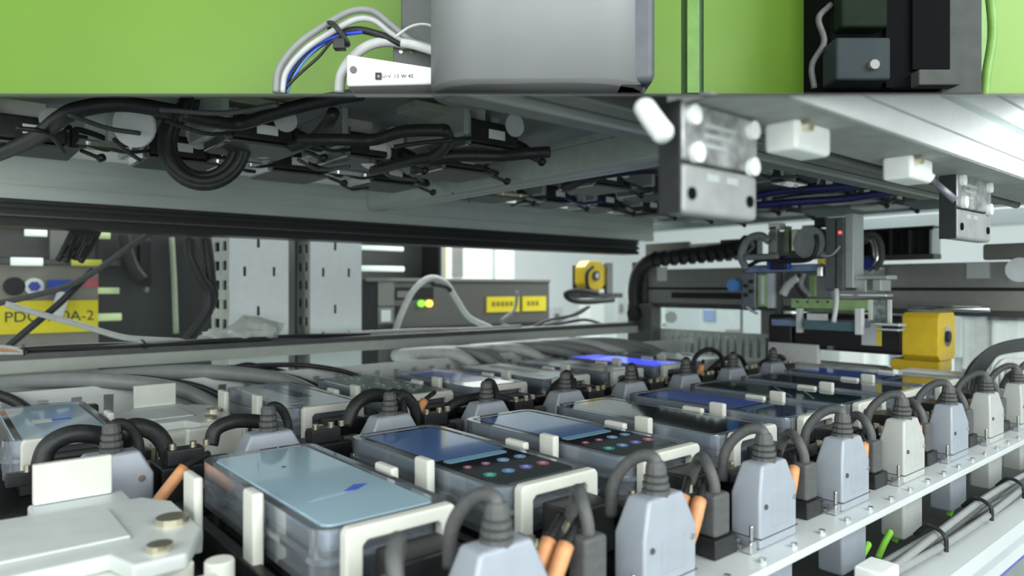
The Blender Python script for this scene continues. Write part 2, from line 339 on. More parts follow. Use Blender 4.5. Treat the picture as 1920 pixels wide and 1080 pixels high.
# mounting plate the hanging modules are fixed to (above, begins behind the green cabinet)
b = bm_()
pl = [cw(-4.5, 5.36, 0), cw(0, 5.36, 0), cw(6.2, 5.36, 0), (12.4, 1.6, 0), (12.4, 9.5, 0), (-4.0, 9.5, 0)]
loft(b, [[(x, y, 1.62) for x, y, _ in pl], [(x, y, 1.66) for x, y, _ in pl]])
single('upper_mounting_plate', 'grey ceiling plate that the black motor modules hang from', 'plate', b, mat('upper_plate_grey', (.36, .38, .39), .45, .2, noise=.12, scale=.6))
def module():
    t = thing('hanging_motor_module', 'x', 'motor module', (0, 0, 1.62))
    part('mounting_block', box(bm_(), .05, .50, .0, .35, 1.42, 1.62), cream, t, bevel=.01)
    part('hanger_plate', box(bm_(), .0, .06, -.35, .55, 1.28, 1.62), alu, t, bevel=.008)
    part('motor_body', box(bm_(), .10, .62, -.30, .25, 1.22, 1.43), blk2, t, bevel=.025)
    part('silver_flange', box(bm_(), .04, .10, -.32, .27, 1.18, 1.46), steel, t, bevel=.008)
    part('under_plate', box(bm_(), .08, .7, -.36, .30, 1.175, 1.20), dkmetal, t, bevel=.005)
    b = bm_(); box(b, .66, .72, -.2, .12, 1.23, 1.40); box(b, .72, .8, -.12, .04, 1.26, 1.36); parts('connector', b, blk, t, bevel=.01)
    b = bm_(); cyl(b, (.5, -.42, 1.4), (.5, -.40, 1.4), .10, 20); part('disc', b, filmy, t)
    b = tube(bm_(), [(.78, -.04, 1.31), (.95, -.1, 1.26), (1.0, .05, 1.36), (.8, .2, 1.46), (.5, .3, 1.5)], .028); part('motor_cable', b, rub, t, smooth=True)
    b = tube(bm_(), [(.1, -.33, 1.25), (-.1, -.4, 1.2), (-.25, -.38, 1.22), (-.4, -.3, 1.28)], .016); part('sensor_cable', b, rub, t, smooth=True)
    b = bm_(); tube(b, [(.72, -.28, 1.19), (.80, -.34, 1.15), (.84, -.36, 1.13)], .018); cyl(b, (.84, -.38, 1.12), (.88, -.36, 1.14), .035, 10); parts('tie_end', b, blk, t, smooth=True)
    part('label_sticker', box(bm_(), .3, .48, -.303, -.3, 1.28, 1.36), white, t)
    part('standoff', box(bm_(), .72, .82, .2, .3, 1.3, 1.62), alu, t)
    return t
mod0 = module(); used = False
spots = []
for i in range(4): spots.append((.30+1.16*i, 7.35, 'back row of the left bay'))
for i in range(4): spots.append((.75+1.05*i, 6.1, 'middle row of the left bay'))
for i in range(2): spots.append((2.25+1.15*i, 5.0, 'front row of the left bay'))
for i in range(6): spots.append((5.45+1.05*i, 7.4, 'back row of the right bay'))
for i in range(5): spots.append((5.9+1.1*i, 5.9, 'middle row of the right bay'))
for i in range(4): spots.append((7.2+1.1*i, 4.4, 'front row of the right bay'))
ordn = ['first', 'second', 'third', 'fourth', 'fifth', 'sixth']; cnt = {}
for (u, v, nm) in [q for q in spots if q[0]*Co+q[1]*S > 5.8]:
    i = cnt.get(nm, 0); cnt[nm] = i+1
    lb = 'hanging black motor module, %s from left in %s' % (ordn[i], nm)
    if not used: mod0.location = Vector((u, v, 1.62))*K; mod0['label'] = lb; mod0['group'] = 'hanging motor modules'; used = True
    else: dup(mod0, (u, v, 1.62), lb, 'hanging motor modules')
# hanging cable runs in the upper frame
def cab(name, label, P, r, m, group=None): return single(name, label, 'cable', tube(bm_(), P, r), m, smooth=True, group=group)
def pth(pts): return [onz(px, py, z-.14) for px, py, z in pts]
cab('cable_bundle', 'thick black cable bundle sagging across the upper left, left of the coil', pth([(-30, 300, 1.25), (60, 262, 1.3), (110, 225, 1.35), (150, 205, 1.4), (230, 195, 1.45), (330, 210, 1.4)]), .06, rub)
cab('cable_bundle', 'black cable bundle running right from the coil to a tie under the cabinet', pth([(340, 215, 1.35), (400, 228, 1.35), (450, 232, 1.38), (530, 208, 1.45), (600, 190, 1.52), (680, 176, 1.56)]), .05, rub)
cab('cable_bundle', 'black cable bundle weaving between the discs, middle of the upper frame', pth([(560, 262, 1.3), (640, 262, 1.3), (700, 262, 1.32), (760, 246, 1.36), (835, 244, 1.36)]), .05, rub)
cab('cable_bundle', 'black cable bundle lying along the left of the cross beam', pth([(700, 320, 1.25), (780, 300, 1.25), (860, 292, 1.28), (940, 292, 1.28), (985, 288, 1.28), (1030, 285, 1.3)]), .05, rub)
cab('black_hose', 'short black hose bending down beside a motor, left of the cross beam', pth([(625, 212, 1.45), (612, 235, 1.42), (585, 262, 1.36), (545, 275, 1.32)]), .05, rub)
cab('black_hose', 'black hose dropping from the bundle end by the cross beam', pth([(835, 243, 1.36), (842, 262, 1.33), (826, 285, 1.28), (800, 300, 1.25)]), .045, rub)
cab('black_hose', 'fat black hose coming down from the cover toward the coil', pth([(352, 178, 1.6), (346, 200, 1.5), (335, 225, 1.4)]), .05, rub)
cab('cable_bundle', 'dark cable bundle seen right of the cross beam in the right bay', pth([(1060, 352, 1.25), (1110, 330, 1.3), (1180, 318, 1.32), (1230, 315, 1.32), (1330, 318, 1.3)]), .06, rub)
navy = mat('navy_cable', (.02, .025, .12), .45)
cab('navy_cable', 'navy blue cable sagging between the two door switches', pth([(1420, 385, 1.22), (1500, 378, 1.24), (1590, 372, 1.26), (1660, 362, 1.3), (1740, 358, 1.32)]), .05, navy)
cab('navy_cable', 'upper navy cable behind the door switches, nearer the guide rail', pth([(1400, 372, 1.25), (1470, 358, 1.3), (1560, 352, 1.3), (1640, 345, 1.33)]), .045, navy)
thin = random.Random(9)
tp = [((130, 215), (200, 240), (262, 250)), ((215, 262), (240, 285), (262, 300)), ((430, 300), (455, 318), (478, 322)), ((560, 300), (600, 318), (655, 312)), ((640, 345), (660, 355), (690, 352)), ((740, 275), (790, 268), (850, 262)),
      ((880, 378), (870, 368), (850, 362)), ((960, 385), (985, 378), (1010, 385)), ((1060, 372), (1090, 382), (1130, 378)), ((1150, 392), (1190, 402), (1235, 398)), ((1440, 335), (1500, 330), (1570, 322)), ((1450, 372), (1540, 360), (1640, 352)), ((700, 300), (730, 330), (780, 338)), ((300, 205), (420, 212), (520, 196)), ((30, 240), (90, 250), (120, 285))]
wn_ = ['first', 'second', 'third', 'fourth', 'fifth', 'sixth', 'seventh', 'eighth', 'ninth', 'tenth', 'eleventh', 'twelfth', 'thirteenth', 'fourteenth', 'fifteenth']
for i, q in enumerate(sorted(tp)):
    cab('thin_wire', 'thin dark wire among the hanging modules, %s from the left' % wn_[i], [onz(x, y, 1.13+.02*thin.random()) for x, y in q], .018, (rub, rubg, rub, navy)[i % 4] if i > 8 else (rub, rubg)[i % 2], 'thin wires under the upper frame')
for i, (px, py) in enumerate(((205, 272), (440, 305), (660, 325), (960, 365), (1090, 382), (1480, 345))):
    p_ = onz(px, py, 1.16); b = box(bm_(), p_[0]-.22, p_[0]+.22, p_[1]-.1, p_[1]+.1, 1.155, 1.17)
    for q in (-.15, .15): cyl(b, (p_[0]+q, p_[1], 1.14), (p_[0]+q, p_[1], 1.16), .02, 8)
    t = thing('shiny_bracket', 'shiny folded steel bracket under the modules, %s from the left' % wn_[i], 'bracket', (p_[0], p_[1], 1.62))
    b2 = box(bm_(), p_[0]-.02, p_[0]+.02, p_[1]-.06, p_[1]+.06, 1.17, 1.62); parts('plate', b, steel, t); part('stem', b2, alu, t)
# coil of black cable upper left
b = bm_()
cx, cy, cz = onz(385, 262, 1.28)
for k, (dr, dz_) in enumerate(((.0, 0), (.04, .03), (-.05, .05))):
    P = []
    for i in range(15):
        a = i/14*2*math.pi+.5*k; e = (S*math.cos(a)*(.33+dr), -Co*math.cos(a)*(.33+dr), math.sin(a)*(.36+dr)); P.append((cx+e[0], cy+e[1]+dz_, cz-.02+e[2]*.95))
    tube(b, P, .045, 8, 3)
single('cable_coil', 'coiled black cable hanging in a ring under the upper left frame', 'cable', b, rub, smooth=True)
# white blocks, discs and light plates between modules
for (px, py, z, lb) in ((250, 235, 1.25, 'leftmost'), (700, 285, 1.28, 'middle'), (490, 262, 1.33, 'second')):
    b = bm_(); p = Vector(onz(px, py, z)); cyl(b, p, p+Vector((.02, .02, .005)), .17, 24)
    single('translucent_disc', 'milky translucent round disc among the hanging wiring, %s of the large ones' % lb, 'disc', b, filmy)
for (px, py, z, a, lb) in ((470, 200, 1.56, .3, 'above the black hose, upper left'), (820, 215, 1.5, .32, 'left of the cross beam top'), (870, 272, 1.36, .25, 'just over the cross beam bundle')):
    p = onz(px, py, z); b = box(bm_(), p[0]-a, p[0]+a, p[1]-.15, p[1]+.15, z-.02, z+.05)
    single('cream_bracket_plate', 'cream coloured bracket plate %s' % lb, 'bracket', b, mat('cream_dull', (.34, .35, .28), .5), bevel=.01)
# door switches
def switch(loc, label, s=1, W=.47, D=.09):
    t = thing('door_switch', label, 'safety switch', loc)
    u, v, z = loc
    part('upper_housing', box(bm_(), u, u+W, v, v+D, z-.20*s, z), mat('cast_grey', (.33, .34, .34), .35, .5, noise=.5, scale=14), t, bevel=.012)
    part('side_cover', box(bm_(), u-.012, u, v+.005, v+D, z-.38*s, z), blk, t)
    part('lower_head', box(bm_(), u, u+W, v, v+D, z-.38*s, z-.208*s), mat('head_grey', (.28, .29, .29), .45, .2), t, bevel=.02)
    b = bm_()
    for q in (.05/.47*W, .41/.47*W): cyl(b, (u+q*s, v-.006, z-.31*s), (u+q*s, v+.01, z-.31*s), .022*s)
    parts('key_slot', b, mat('void_black', (.004, .004, .005)), t)
    for q, r in ((.05/.47*W, -.045), (.42/.47*W, -.045), (.42/.47*W, -.18), (.07/.47*W, -.17)):
        b = bm_(); cyl(b, (u+q*s, v-.02, z+r*s), (u+q*s, v+.005, z+r*s), .034*s); part('screw', b, white, t, smooth=False)
    b = bm_()
    for i in range(3): box(b, u+.13*s, u+(.32-.03*i)*s, v-.003, v, z-(.075+.035*i)*s, z-(.06+.035*i)*s)
    parts('rating_print', b, alu, t)
    b = bm_()
    for q in (.14, .26): box(b, u+q*s, u+(q+.07)*s, v-.003, v, z-.26*s, z-.235*s)
    parts('head_print', b, alu, t)
    b = bm_(); cyl(b, (u+.2*s, v+D/2, z), (u+.2*s, v+D/2, z+.06), .04, 12); part('cable_gland', b, dkmetal, t, smooth=False)
    return t
switch((1.925, 1.40, .625), 'large blurred grey door safety switch hanging closest to the camera')
switch((4.42, 1.36, .65), 'smaller grey door safety switch with black side, hanging at the far right', W=.60)
def clampb(u, v, z, lb):
    t = thing('white_clamp_block', lb, 'clamp', (u, v, z))
    part('block', box(bm_(), u, u+.28, v, v+.14, z-.12, z), white, t, bevel=.02)
    b = bm_(); cyl(b, (u+.05, v-.03, z-.03), (u+.05, v+.01, z-.03), .024); part('bolt', b, brass, t)
    return t
clampb(2.50, 1.30, .64, 'white clamp block with brass bolt under the beam, between the two door switches')
clampb(3.60, 1.30, .64, 'white clamp block with brass bolt just left of the smaller door switch')
t = thing('white_latch_rod', 'blurred white rod slanting down left of the large door switch', 'rod', (1.62, 1.5, .62))
P = [aty(1205, 196, 2.3), aty(1222, 222, 2.25), aty(1248, 256, 2.2)]
part('rod', tube(bm_(), P, .036, 12, rfun=lambda t_: .036*(1 if .02 < t_ < .98 else .8)), white, t, smooth=True)
t = thing('latch_pin', 'white and grey latch pin pointing down at the smaller door switch', 'pin', (4.0, 1.5, .6))
part('pin', tube(bm_(), [aty(1728, 325, 3.6), aty(1745, 336, 3.6)], .03, 12), white, t, smooth=True)
part('pin_shaft', tube(bm_(), [aty(1745, 336, 3.6), aty(1792, 376, 3.55)], .018, 10), mat('purple_grey_metal', (.2, .2, .23), .4, .5), t, smooth=True)

# ================================================================ TABLE AND LOWER FRAME
single('machine_deck', 'dark deck plate under all the phone fixtures', 'deck', box(bm_(), -2.2, 11, 2.16, 8.3, -1.62, -1.50), mat('deck_dark', (.035, .037, .04), .25, .3, noise=.3, scale=1.2), bevel=.01)
pz = -1.38
t = thing('connector_plate', 'long white aluminium connector plate with bright front edge, lower right', 'plate', (5, 1.95, pz-.05))
part('plate', box(bm_(), .4, 11, 1.79, 2.14, pz-.045, pz), alu_bright, t, bevel=.006)
b = bm_()
for i in range(32):
    for dv in (.05,): cyl(b, (1.0+.313*i, 1.79+dv, pz), (1.0+.313*i, 1.79+dv, pz+.022), .018, 8)
parts('plate_screw', b, steel, t)
t = thing('lower_front_beam', 'white grooved aluminium profile at the bottom right corner, below the connector plate', 'beam', (6, 1.6, -1.95))
part('profile', profile_u(1.0, 15, 1.45, 1.76, -1.95, -1.70, slots=((-1.865, -1.80),), d=.06), alu_bright, t)
part('edge_seal', box(bm_(), 1.0, 15, 1.445, 1.46, -1.965, -1.95), mat('purple_seal', (.1, .1, .4), .4), t)
t = thing('lower_inner_tray', 'dark wiring tray floor between the connector plate and the front beam', 'tray', (5, 2, -2.2))
part('tray', box(bm_(), 0, 12, 1.76, 3, -2.25, -2.2), dkmetal, t)
b = thing('white_junction_box', 'small white plastic box sitting on the lower front beam', 'box', (4.0, 1.6, -1.70))
part('box_body', box(bm_(), 3.93, 4.15, 1.56, 1.72, -1.70, -1.55), white, b, bevel=.015)
q = bm_(); cyl(q, (3.99, 1.545, -1.645), (3.99, 1.57, -1.645), .022); part('screw', q, brass, b)
# left rail (back)
t = thing('back_cable_rail', 'long cream-grey rail with dark cable channel on top, crossing behind the phones', 'rail', (4, 9, -.93))
part('rail_face', box(bm_(), -3, 10.9, 9, 9.3, -.925, -.785), mat('rail_grey', (.40, .42, .39), .5, .1, noise=.05), t, bevel=.01)
part('cable_channel', box(bm_(), -3, 10.9, 9.02, 9.28, -.785, -.72), dkmetal, t)
for i, (u0, u1, dv, mm) in enumerate(((-2, 3.4, .03, rub), (-2, 3.2, .09, gcab), (-1.0, 5.0, .15, rub), (-2, 8, .2, lcab))):
    P = [(u0+(u1-u0)*j/9, 9.03+dv+.02*math.sin(j*2+i), -.695+.015*math.sin(j*1.7+i)) for j in range(10)]
    cab(('black_cable', 'grey_cable', 'black_cable', 'pale_cable')[i], ('front black cable', 'grey cable second from the front', 'third, longer black cable', 'rearmost pale cable')[i]+' lying along the top of the back rail', P, .028, mm)
t = thing('cable_tie', 'small black tie around the cables on the back rail, beside the crossing cables', 'cable tie', onv(270, 650, 9.05))
P = onv(270, 655, 9.02); part('strap', tube(bm_(), [(P[0], 8.99, -.73), (P[0], 8.99, -.66), (P[0], 9.12, -.64)], .014), blk, t)
t = thing('cable_tie', 'small black tie around the cables on the back rail, at its left end', 'cable tie', onv(45, 665, 9.05))
P = onv(45, 665, 9.02); part('strap', tube(bm_(), [(P[0], 8.99, -.73), (P[0], 8.99, -.66), (P[0], 9.12, -.64)], .014), blk, t)
# crumpled bag on the rail
b = bm_(); bmesh.ops.create_icosphere(b, subdivisions=3, radius=1)
rnd = random.Random(3)
for v_ in b.verts:
    k = 1+.22*rnd.uniform(-1, 1); v_.co = Vector((v_.co.x*.52*k, v_.co.y*.12*k, max(-.02, v_.co.z*.24*k*(1.2 if v_.co.x > -.1 else .6))))*K
p = onv(455, 640, 9.15); b.transform(Matrix.Translation(Vector((p[0], 9.16, -.66))*K))
single('crumpled_plastic_bag', 'crumpled clear plastic bag lying on the back rail before the white columns', 'bag', b, mat('crinkled_film', (.62, .66, .62), .25, noise=.2, alpha=.75, scale=6), smooth=False)
# slotted cable duct behind the back row
def slotted_u(u0, u1, v, z0, z1, pitch, sw, sz0, sz1, th=.03):
    bm = bm_(); n_ = int((u1-u0)/pitch)
    box(bm, u0, u1, v, v+th, sz1, z1); box(bm, u0, u1, v, v+th, z0, sz0)
    for i in range(n_): a = u0+i*pitch; box(bm, a+sw, a+pitch, v, v+th, sz0, sz1)
    return bm
t = thing('slotted_cable_duct', 'long light grey slotted wiring duct behind the back row of phones', 'cable duct', (4, 8, -1.5))
part('front_wall', slotted_u(-2.2, 11, 7.75, -1.5, -.97, .27, .09, -1.30, -1.06), duct, t, stuff=True)
part('back_wall', box(bm_(), -2.2, 11, 8.45, 8.48, -1.5, -1.12), duct, t)
part('duct_floor', box(bm_(), -2.2, 11, 7.78, 8.45, -1.5, -1.47), blk2, t)
# cables arching over the duct
rr = random.Random(5)
def arch(i, u, du, r, m, nm, lb, vend=7.25, lift=.0):
    P = [(u-du*.2, 8.95, -1.02), (u-.05*du, 8.6, -.98), (u+.15*du, 8.1, -.93), (u+.4*du, 7.7, -.93), (u+.75*du, 7.5, -1.05), (u+du, vend, -1.3)]
    cab(nm, lb, P, r, m, 'cables arching out of the back duct')
specs = [(-.55, .8, .07, gcab), (.1, .7, .05, rub), (.75, 1.6, .075, gcab), (1.2, 1.3, .03, rub), (1.75, 1.7, .08, gcab), (2.0, 1.6, .035, rub), (2.9, 1.3, .03, rub)]
pos_ = ['leftmost', 'second from left', 'third from left', 'fourth from left', 'fifth from left', 'sixth from left', 'seventh from left', 'eighth from left', 'ninth from left']
for i, (u, du, r, m) in enumerate(specs):
    arch(i, u, du, r, m, 'grey_hose' if m is gcab else 'black_cable', ('thick grey hose' if m is gcab else 'black cable')+' arching out of the back duct, %s of left group' % pos_[i])
specs = [(5.35, .35, .09), (5.6, .5, .09), (5.9, .25, .08), (6.4, .6, .08), (6.7, 1.1, .09), (6.95, 1.5, .09), (7.25, 1.7, .09), (7.55, 1.8, .09), (7.9, 1.9, .08)]
for i, (u, du, r) in enumerate(specs):
    arch(i, u, du, r, gcab if i % 3 else lcab, 'grey_hose', 'grey hose fanning down under the back rail, %s of the middle group' % pos_[i], lift=.05)
P = [onv(px, py, 8.2) for px, py in ((380, 700), (430, 690), (500, 690), (545, 700), (590, 722))]
cab('black_wire', 'thin black wire arching over the grey hoses near the first back phone', P, .022, rub)
P = [onv(px, py, 8.3) for px, py in ((430, 690), (465, 682), (495, 690), (520, 712))]
cab('black_wire', 'second thin black wire crossing under the back rail beside the first', P, .02, rub)

# ================================================================ PHONE FIXTURES
def fixture():
    t = thing('phone_fixture', 'x', 'fixture', (0, 0, -1.5))
    part('base_plate', box(bm_(), -.10, .72, -.5, 1.75, -1.50, -1.40), blk, t, bevel=.01)
    b = bm_(); box(b, -.14, -.08, -.3, 1.7, -1.40, -1.27); part('side_bar', b, blk2, t, bevel=.008)
    b = bm_(); box(b, .66, .72, -.3, 1.7, -1.40, -1.27); part('side_bar', b, blk2, t, bevel=.008)
    part('support_pad', box(bm_(), .05, .55, .1, 1.4, -1.40, -1.26), dkmetal, t, bevel=.01)
    # white U clamp at the near end
    b = bm_(); P = [(.04, -1.27), (.04, -1.01), (.06, -.985), (.57, -.985), (.59, -1.01), (.59, -1.27), (.51, -1.27), (.51, -1.07), (.49, -1.05), (.14, -1.05), (.12, -1.07), (.12, -1.27)]
    R = [[(u, v, z) for u, z in P] for v in (-.13, -.065)]
    vv0 = [b.verts.new(Vector(p)*K) for p in R[0]]; vv1 = [b.verts.new(Vector(p)*K) for p in R[1]]; n_ = len(P)
    for i in range(n_): b.faces.new((vv0[i], vv0[(i+1) % n_], vv1[(i+1) % n_], vv1[i]))
    b.faces.new(vv0[::-1]); b.faces.new(vv1); part('end_clamp', b, cream, t, bevel=.012, label='cream inverted U clamp at the near end')
    part('clip_plate', box(bm_(), -.125, -.07, .46, .60, -1.30, -.945), cream, t, bevel=.015, label='cream upright side clip')
    part('side_stop', box(bm_(), .645, .695, .55, .74, -1.27, -.975), cream, t, bevel=.015)
    part('connector_block', box(bm_(), .16, .47, -.36, -.14, -1.34, -1.08), blk, t, bevel=.015)
    b = bm_(); box(b, .47, .78, -.42, -.34, -1.16, -1.10); box(b, -.06, .14, -.46, -.38, -1.20, -1.12); box(b, .55, .62, -.5, -.2, -1.3, -1.14); parts('black_arm', b, blk2, t, bevel=.008)
    b = bm_()
    for q in ((.62, -.44), (.70, -.38), (.05, -.43), (.66, -.30), (.74, -.46)): cyl(b, (q[0], q[1], -1.16), (q[0], q[1], -1.08), .022, 8)
    parts('brass_pin', b, brass, t)
    b = bm_(); box(b, .08, .5, 1.55, 1.62, -1.4, -1.1); box(b, .56, .76, 1.62, 1.74, -1.4, -1.06); parts('rear_block', b, blk, t, bevel=.012)
    return t
fx0 = fixture()
def tray():
    t = thing('clear_phone_tray', 'x', 'tray', (0, 0, -1.26))
    b = bm_(); o = [rrect(-.045, .625, -.055, 1.545, z, .09) for z in (-1.255, -1.22)]
    loft(b, o)
    part('tray_floor', b, clear, t)
    b = bm_(); R = [rrect(-.045, .625, -.055, 1.545, -1.22, .09), rrect(-.045, .625, -.055, 1.545, -1.0, .09), rrect(-.005, .585, -.015, 1.505, -1.0, .06), rrect(-.005, .585, -.015, 1.505, -1.22, .06)]
    loft(b, R, cap=False); bm = b; part('tray_wall', b, clear, t, smooth=False)
    b = bm_(); R = [rrect(-.06, .64, -.07, 1.56, z, .1) for z in (-1.14, -1.115)]; R += [rrect(-.045, .625, -.055, 1.545, z, .09) for z in (-1.115, -1.14)]
    loft(b, R, cap=False); part('tray_rib', b, clear, t)
    return t
tr0 = tray()
def glassm(name, col, rough=.06): return mat(name, col, rough, 0, noise=.1, scale=1.5, coat=.5, ior=1.5)
scr_dark = glassm('screen_dark', (.012, .014, .018)); body_m = mat('phone_body', (.55, .60, .66), .25, .5)
def em(name, col, e): return mat(name, col, .08, emit=e, noise=0, coat=.4)
def phone(label, style, group):
    t = thing('smartphone', label, 'phone', (0, 0, -1.1), group=group)
    b = bm_(); loft(b, [rrect(.01, .57, 0, 1.49, -1.105, .05), rrect(0, .58, -.01, 1.5, -1.085, .07), rrect(0, .58, -.01, 1.5, -1.03, .07), rrect(.01, .57, 0, 1.49, -1.012, .06)])
    part('phone_body', b, body_m, t, smooth=False)
    sc = {'film': mat('blue_film', (.42, .61, .72), .12, noise=.06, scale=1.2, coat=.6), 'film2': mat('blue_film', (.1, .1, .1)), 'apps': scr_dark, 'black': scr_dark, 'blue': glassm('screen_navy', (.012, .03, .09)), 'teal': glassm('screen_teal', (.012, .04, .04)),
          'slate': glassm('screen_slate', (.03, .05, .07)), 'pcb': pcbg, 'pale': glassm('screen_pale', (.42, .50, .56), .12), 'lit': em('screen_lit_violet', (.09, .12, .95), 1.1), 'white': glassm('screen_white', (.62, .66, .64), .2)}[style]
    b = bm_(); loft(b, [rrect(.015, .565, .005, 1.485, -1.012, .055), rrect(.02, .56, .01, 1.48, -1.004, .05)]); s = part('screen', b, sc, t)
    zt = -1.0035
    def flat(nm, u0, u1, v0, v1, m, r=.012):
        part(nm, loft(bm_(), [rrect(u0, u1, v0, v1, zt, r), rrect(u0, u1, v0, v1, zt+.0015, r)]), m, s)
    if style == 'apps':
        flat('wallpaper', .035, .545, .62, 1.44, em('wallpaper_blue', (.05, .10, .22), .35))
        flat('search_bar', .06, .50, .52, .60, em('search_bar_blue', (.16, .33, .45), .2), .03)
        cols = [(.45, .06, .16), (.40, .12, .25), (.20, .38, .62), (.14, .30, .50), (.02, .35, .28), (.12, .30, .62), (.16, .14, .60), (.50, .08, .14)]
        for k in range(8):
            cu_, cv_ = .10+.128*(k % 4), (.40 if k < 4 else .20); b = bm_(); rr_ = .026 if k < 2 else .037
            cyl(b, (cu_, cv_, zt), (cu_, cv_, zt+.002), rr_, 16); part('app_icon', b, em('icon_%d' % k, tuple(c*.8 for c in cols[k]), .18), s)
            b = bm_(); cyl(b, (cu_, cv_, zt+.002), (cu_, cv_, zt+.003), rr_*.45, 10); part('icon_mark', b, em('icon_mark', (.35, .45, .5), .1), s)
        b = bm_(); 
    if style == 'blue':
        flat('wallpaper', .05, .53, .5, 1.42, em('wallpaper_navy', (.02, .05, .22), .35))
        flat('status_strip', .06, .5, .35, .43, mat('strip_blue', (.05, .12, .2), .2))
    if style == 'film':
        loft_pts = [(.30, .42), (.36, .40), (.46, .47), (.40, .50)]
        b = bm_(); loft(b, [[(x, y, zt) for x, y in loft_pts], [(x, y, zt+.0015) for x, y in loft_pts]]); part('pen_streak', b, mat('streak_blue', (.07, .16, .62), .2), s)
        b = bm_(); q = [(.10, .37), (.30, .40), (.38, .50), (.16, .41)]; loft(b, [[(x, y, zt) for x, y in q], [(x, y, zt+.001) for x, y in q]]); part('film_crease', b, mat('crease_pale', (.40, .52, .66), .2), s)
        b = bm_(); cyl(b, (.26, 1.06, zt), (.26, 1.06, zt+.002), .012, 12); part('camera_dot', b, dkmetal, s)
    if style == 'film2':
        flat('label_strip', .18, .30, .62, .76, mat('label_white', (.62, .68, .62), .4)); flat('label_streak', .30, .42, .64, .72, mat('streak_blue', (.07, .16, .62), .2)); flat('side_band', .02, .06, .02, 1.44, scr_dark)
    if style in ('pale', 'white'):
        flat('film_band', .25, .40, .5, 1.3, mat('band_slate', (.10, .15, .22), .1)); flat('film_band', .03, .2, .2, 1.3, mat('band_pale', (.5, .55, .6), .12))
    if style == 'pcb':
        b = bm_(); r_ = random.Random(2)
        for _ in range(26):
            x, y = r_.uniform(.06, .5), r_.uniform(.1, 1.4); box(b, x, x+r_.uniform(.01, .04), y, y+r_.uniform(.01, .05), zt, zt+.012)
        part('board_components', b, steel, s, stuff=True)
    if style == 'teal':
        b = bm_(); 
        for (a, q) in (((.08, .5), (.5, .9)), ((.1, .3), (.52, .62))):
            d = .012; loft(b, [[(a[0], a[1], zt), (q[0], q[1], zt), (q[0]+d, q[1]-d, zt), (a[0]+d, a[1]-d, zt)], [(a[0], a[1], zt+.001), (q[0], q[1], zt+.001), (q[0]+d, q[1]-d, zt+.001), (a[0]+d, a[1]-d, zt+.001)]])
        parts('screen_streak', b, mat('streak_grey', (.2, .26, .26), .2), s)
    return t
used_fx = used_tr = False
def place_cell(u, v, style, plabel, where, grp, noph=False):
    global used_fx, used_tr
    fl = 'black fixture with cream clamps %s' % where
    if not used_fx: fx0.location = Vector((u, v, -1.5))*K; fx0['label'] = fl; fx0['group'] = 'phone fixtures'; used_fx = True
    else: dup(fx0, (u, v, -1.5), fl, 'phone fixtures')
    tl = 'clear tray holding the phone %s' % where
    if not used_tr: tr0.location = Vector((u, v, -1.26))*K; tr0['label'] = tl; tr0['group'] = 'clear phone trays'; used_tr = True
    else: dup(tr0, (u, v, -1.26), tl, 'clear phone trays')
    p = phone(plabel, style, grp); p.location = Vector((u, v, -1.1))*K
near = [('film', 'largest foreground phone with plain pale blue film and a small blue streak', 'in the front row, nearest the camera'),
        ('apps', 'phone showing two rows of app icons, immediately right of the big pale blue one', 'in the front row, second from the left'),
        ('apps', 'second phone with app icons, left of the black-screened phone', 'in the front row, third from the left'),
        ('black', 'phone with a plain black screen in the front row', 'in the front row, fourth from the left'),
        ('blue', 'phone with a dark navy blue screen just behind the black one', 'in the front row, fifth from the left'),
        ('teal', 'dark teal phone with faint diagonal streaks, sixth in the front row', 'in the front row, sixth from the left'),
        ('slate', 'slate dark phone, seventh in the front row, before the last', 'in the front row, seventh from the left'),
        ('blue', 'farthest phone of the front row, navy screen before the yellow motor', 'in the front row, last before the yellow motor')]
for i, (st, pl_, wh) in enumerate(near): place_cell(1.25+.94*i, 2.70, st, pl_, wh, 'phones of the front row')
back = [(0, 'film2', 'pale blue filmed phone at the left edge of the picture, back row', 'in the back row, at the left edge'),
        (2, 'pale', 'pale glassy phone with a dark slate band, first after the empty back fixture', 'in the back row, right of the empty fixture'),
        (3, 'pcb', 'open device showing a dark green circuit board, back row', 'in the back row under the green circuit board'),
        (4, 'blue', 'navy screened phone right of the green circuit board, back row', 'in the back row, right of the circuit board'),
        (5, 'white', 'whitish phone in the middle of the back row, left of the lit violet one', 'in the back row, third right of the circuit board'),
        (6, 'pale', 'second pale phone of the back row, directly left of the lit violet one', 'in the back row, left of the lit violet phone'),
        (7, 'lit', 'phone with its screen lit bright violet blue, back row', 'in the back row, under the lit violet phone'),
        (8, 'pale', 'farthest pale phone of the back row, beyond the lit violet one', 'in the back row, last of all')]
for n_, st, pl_, wh in back: place_cell(.41+.94*n_, 5.52, st, pl_, wh, 'phones of the back row')
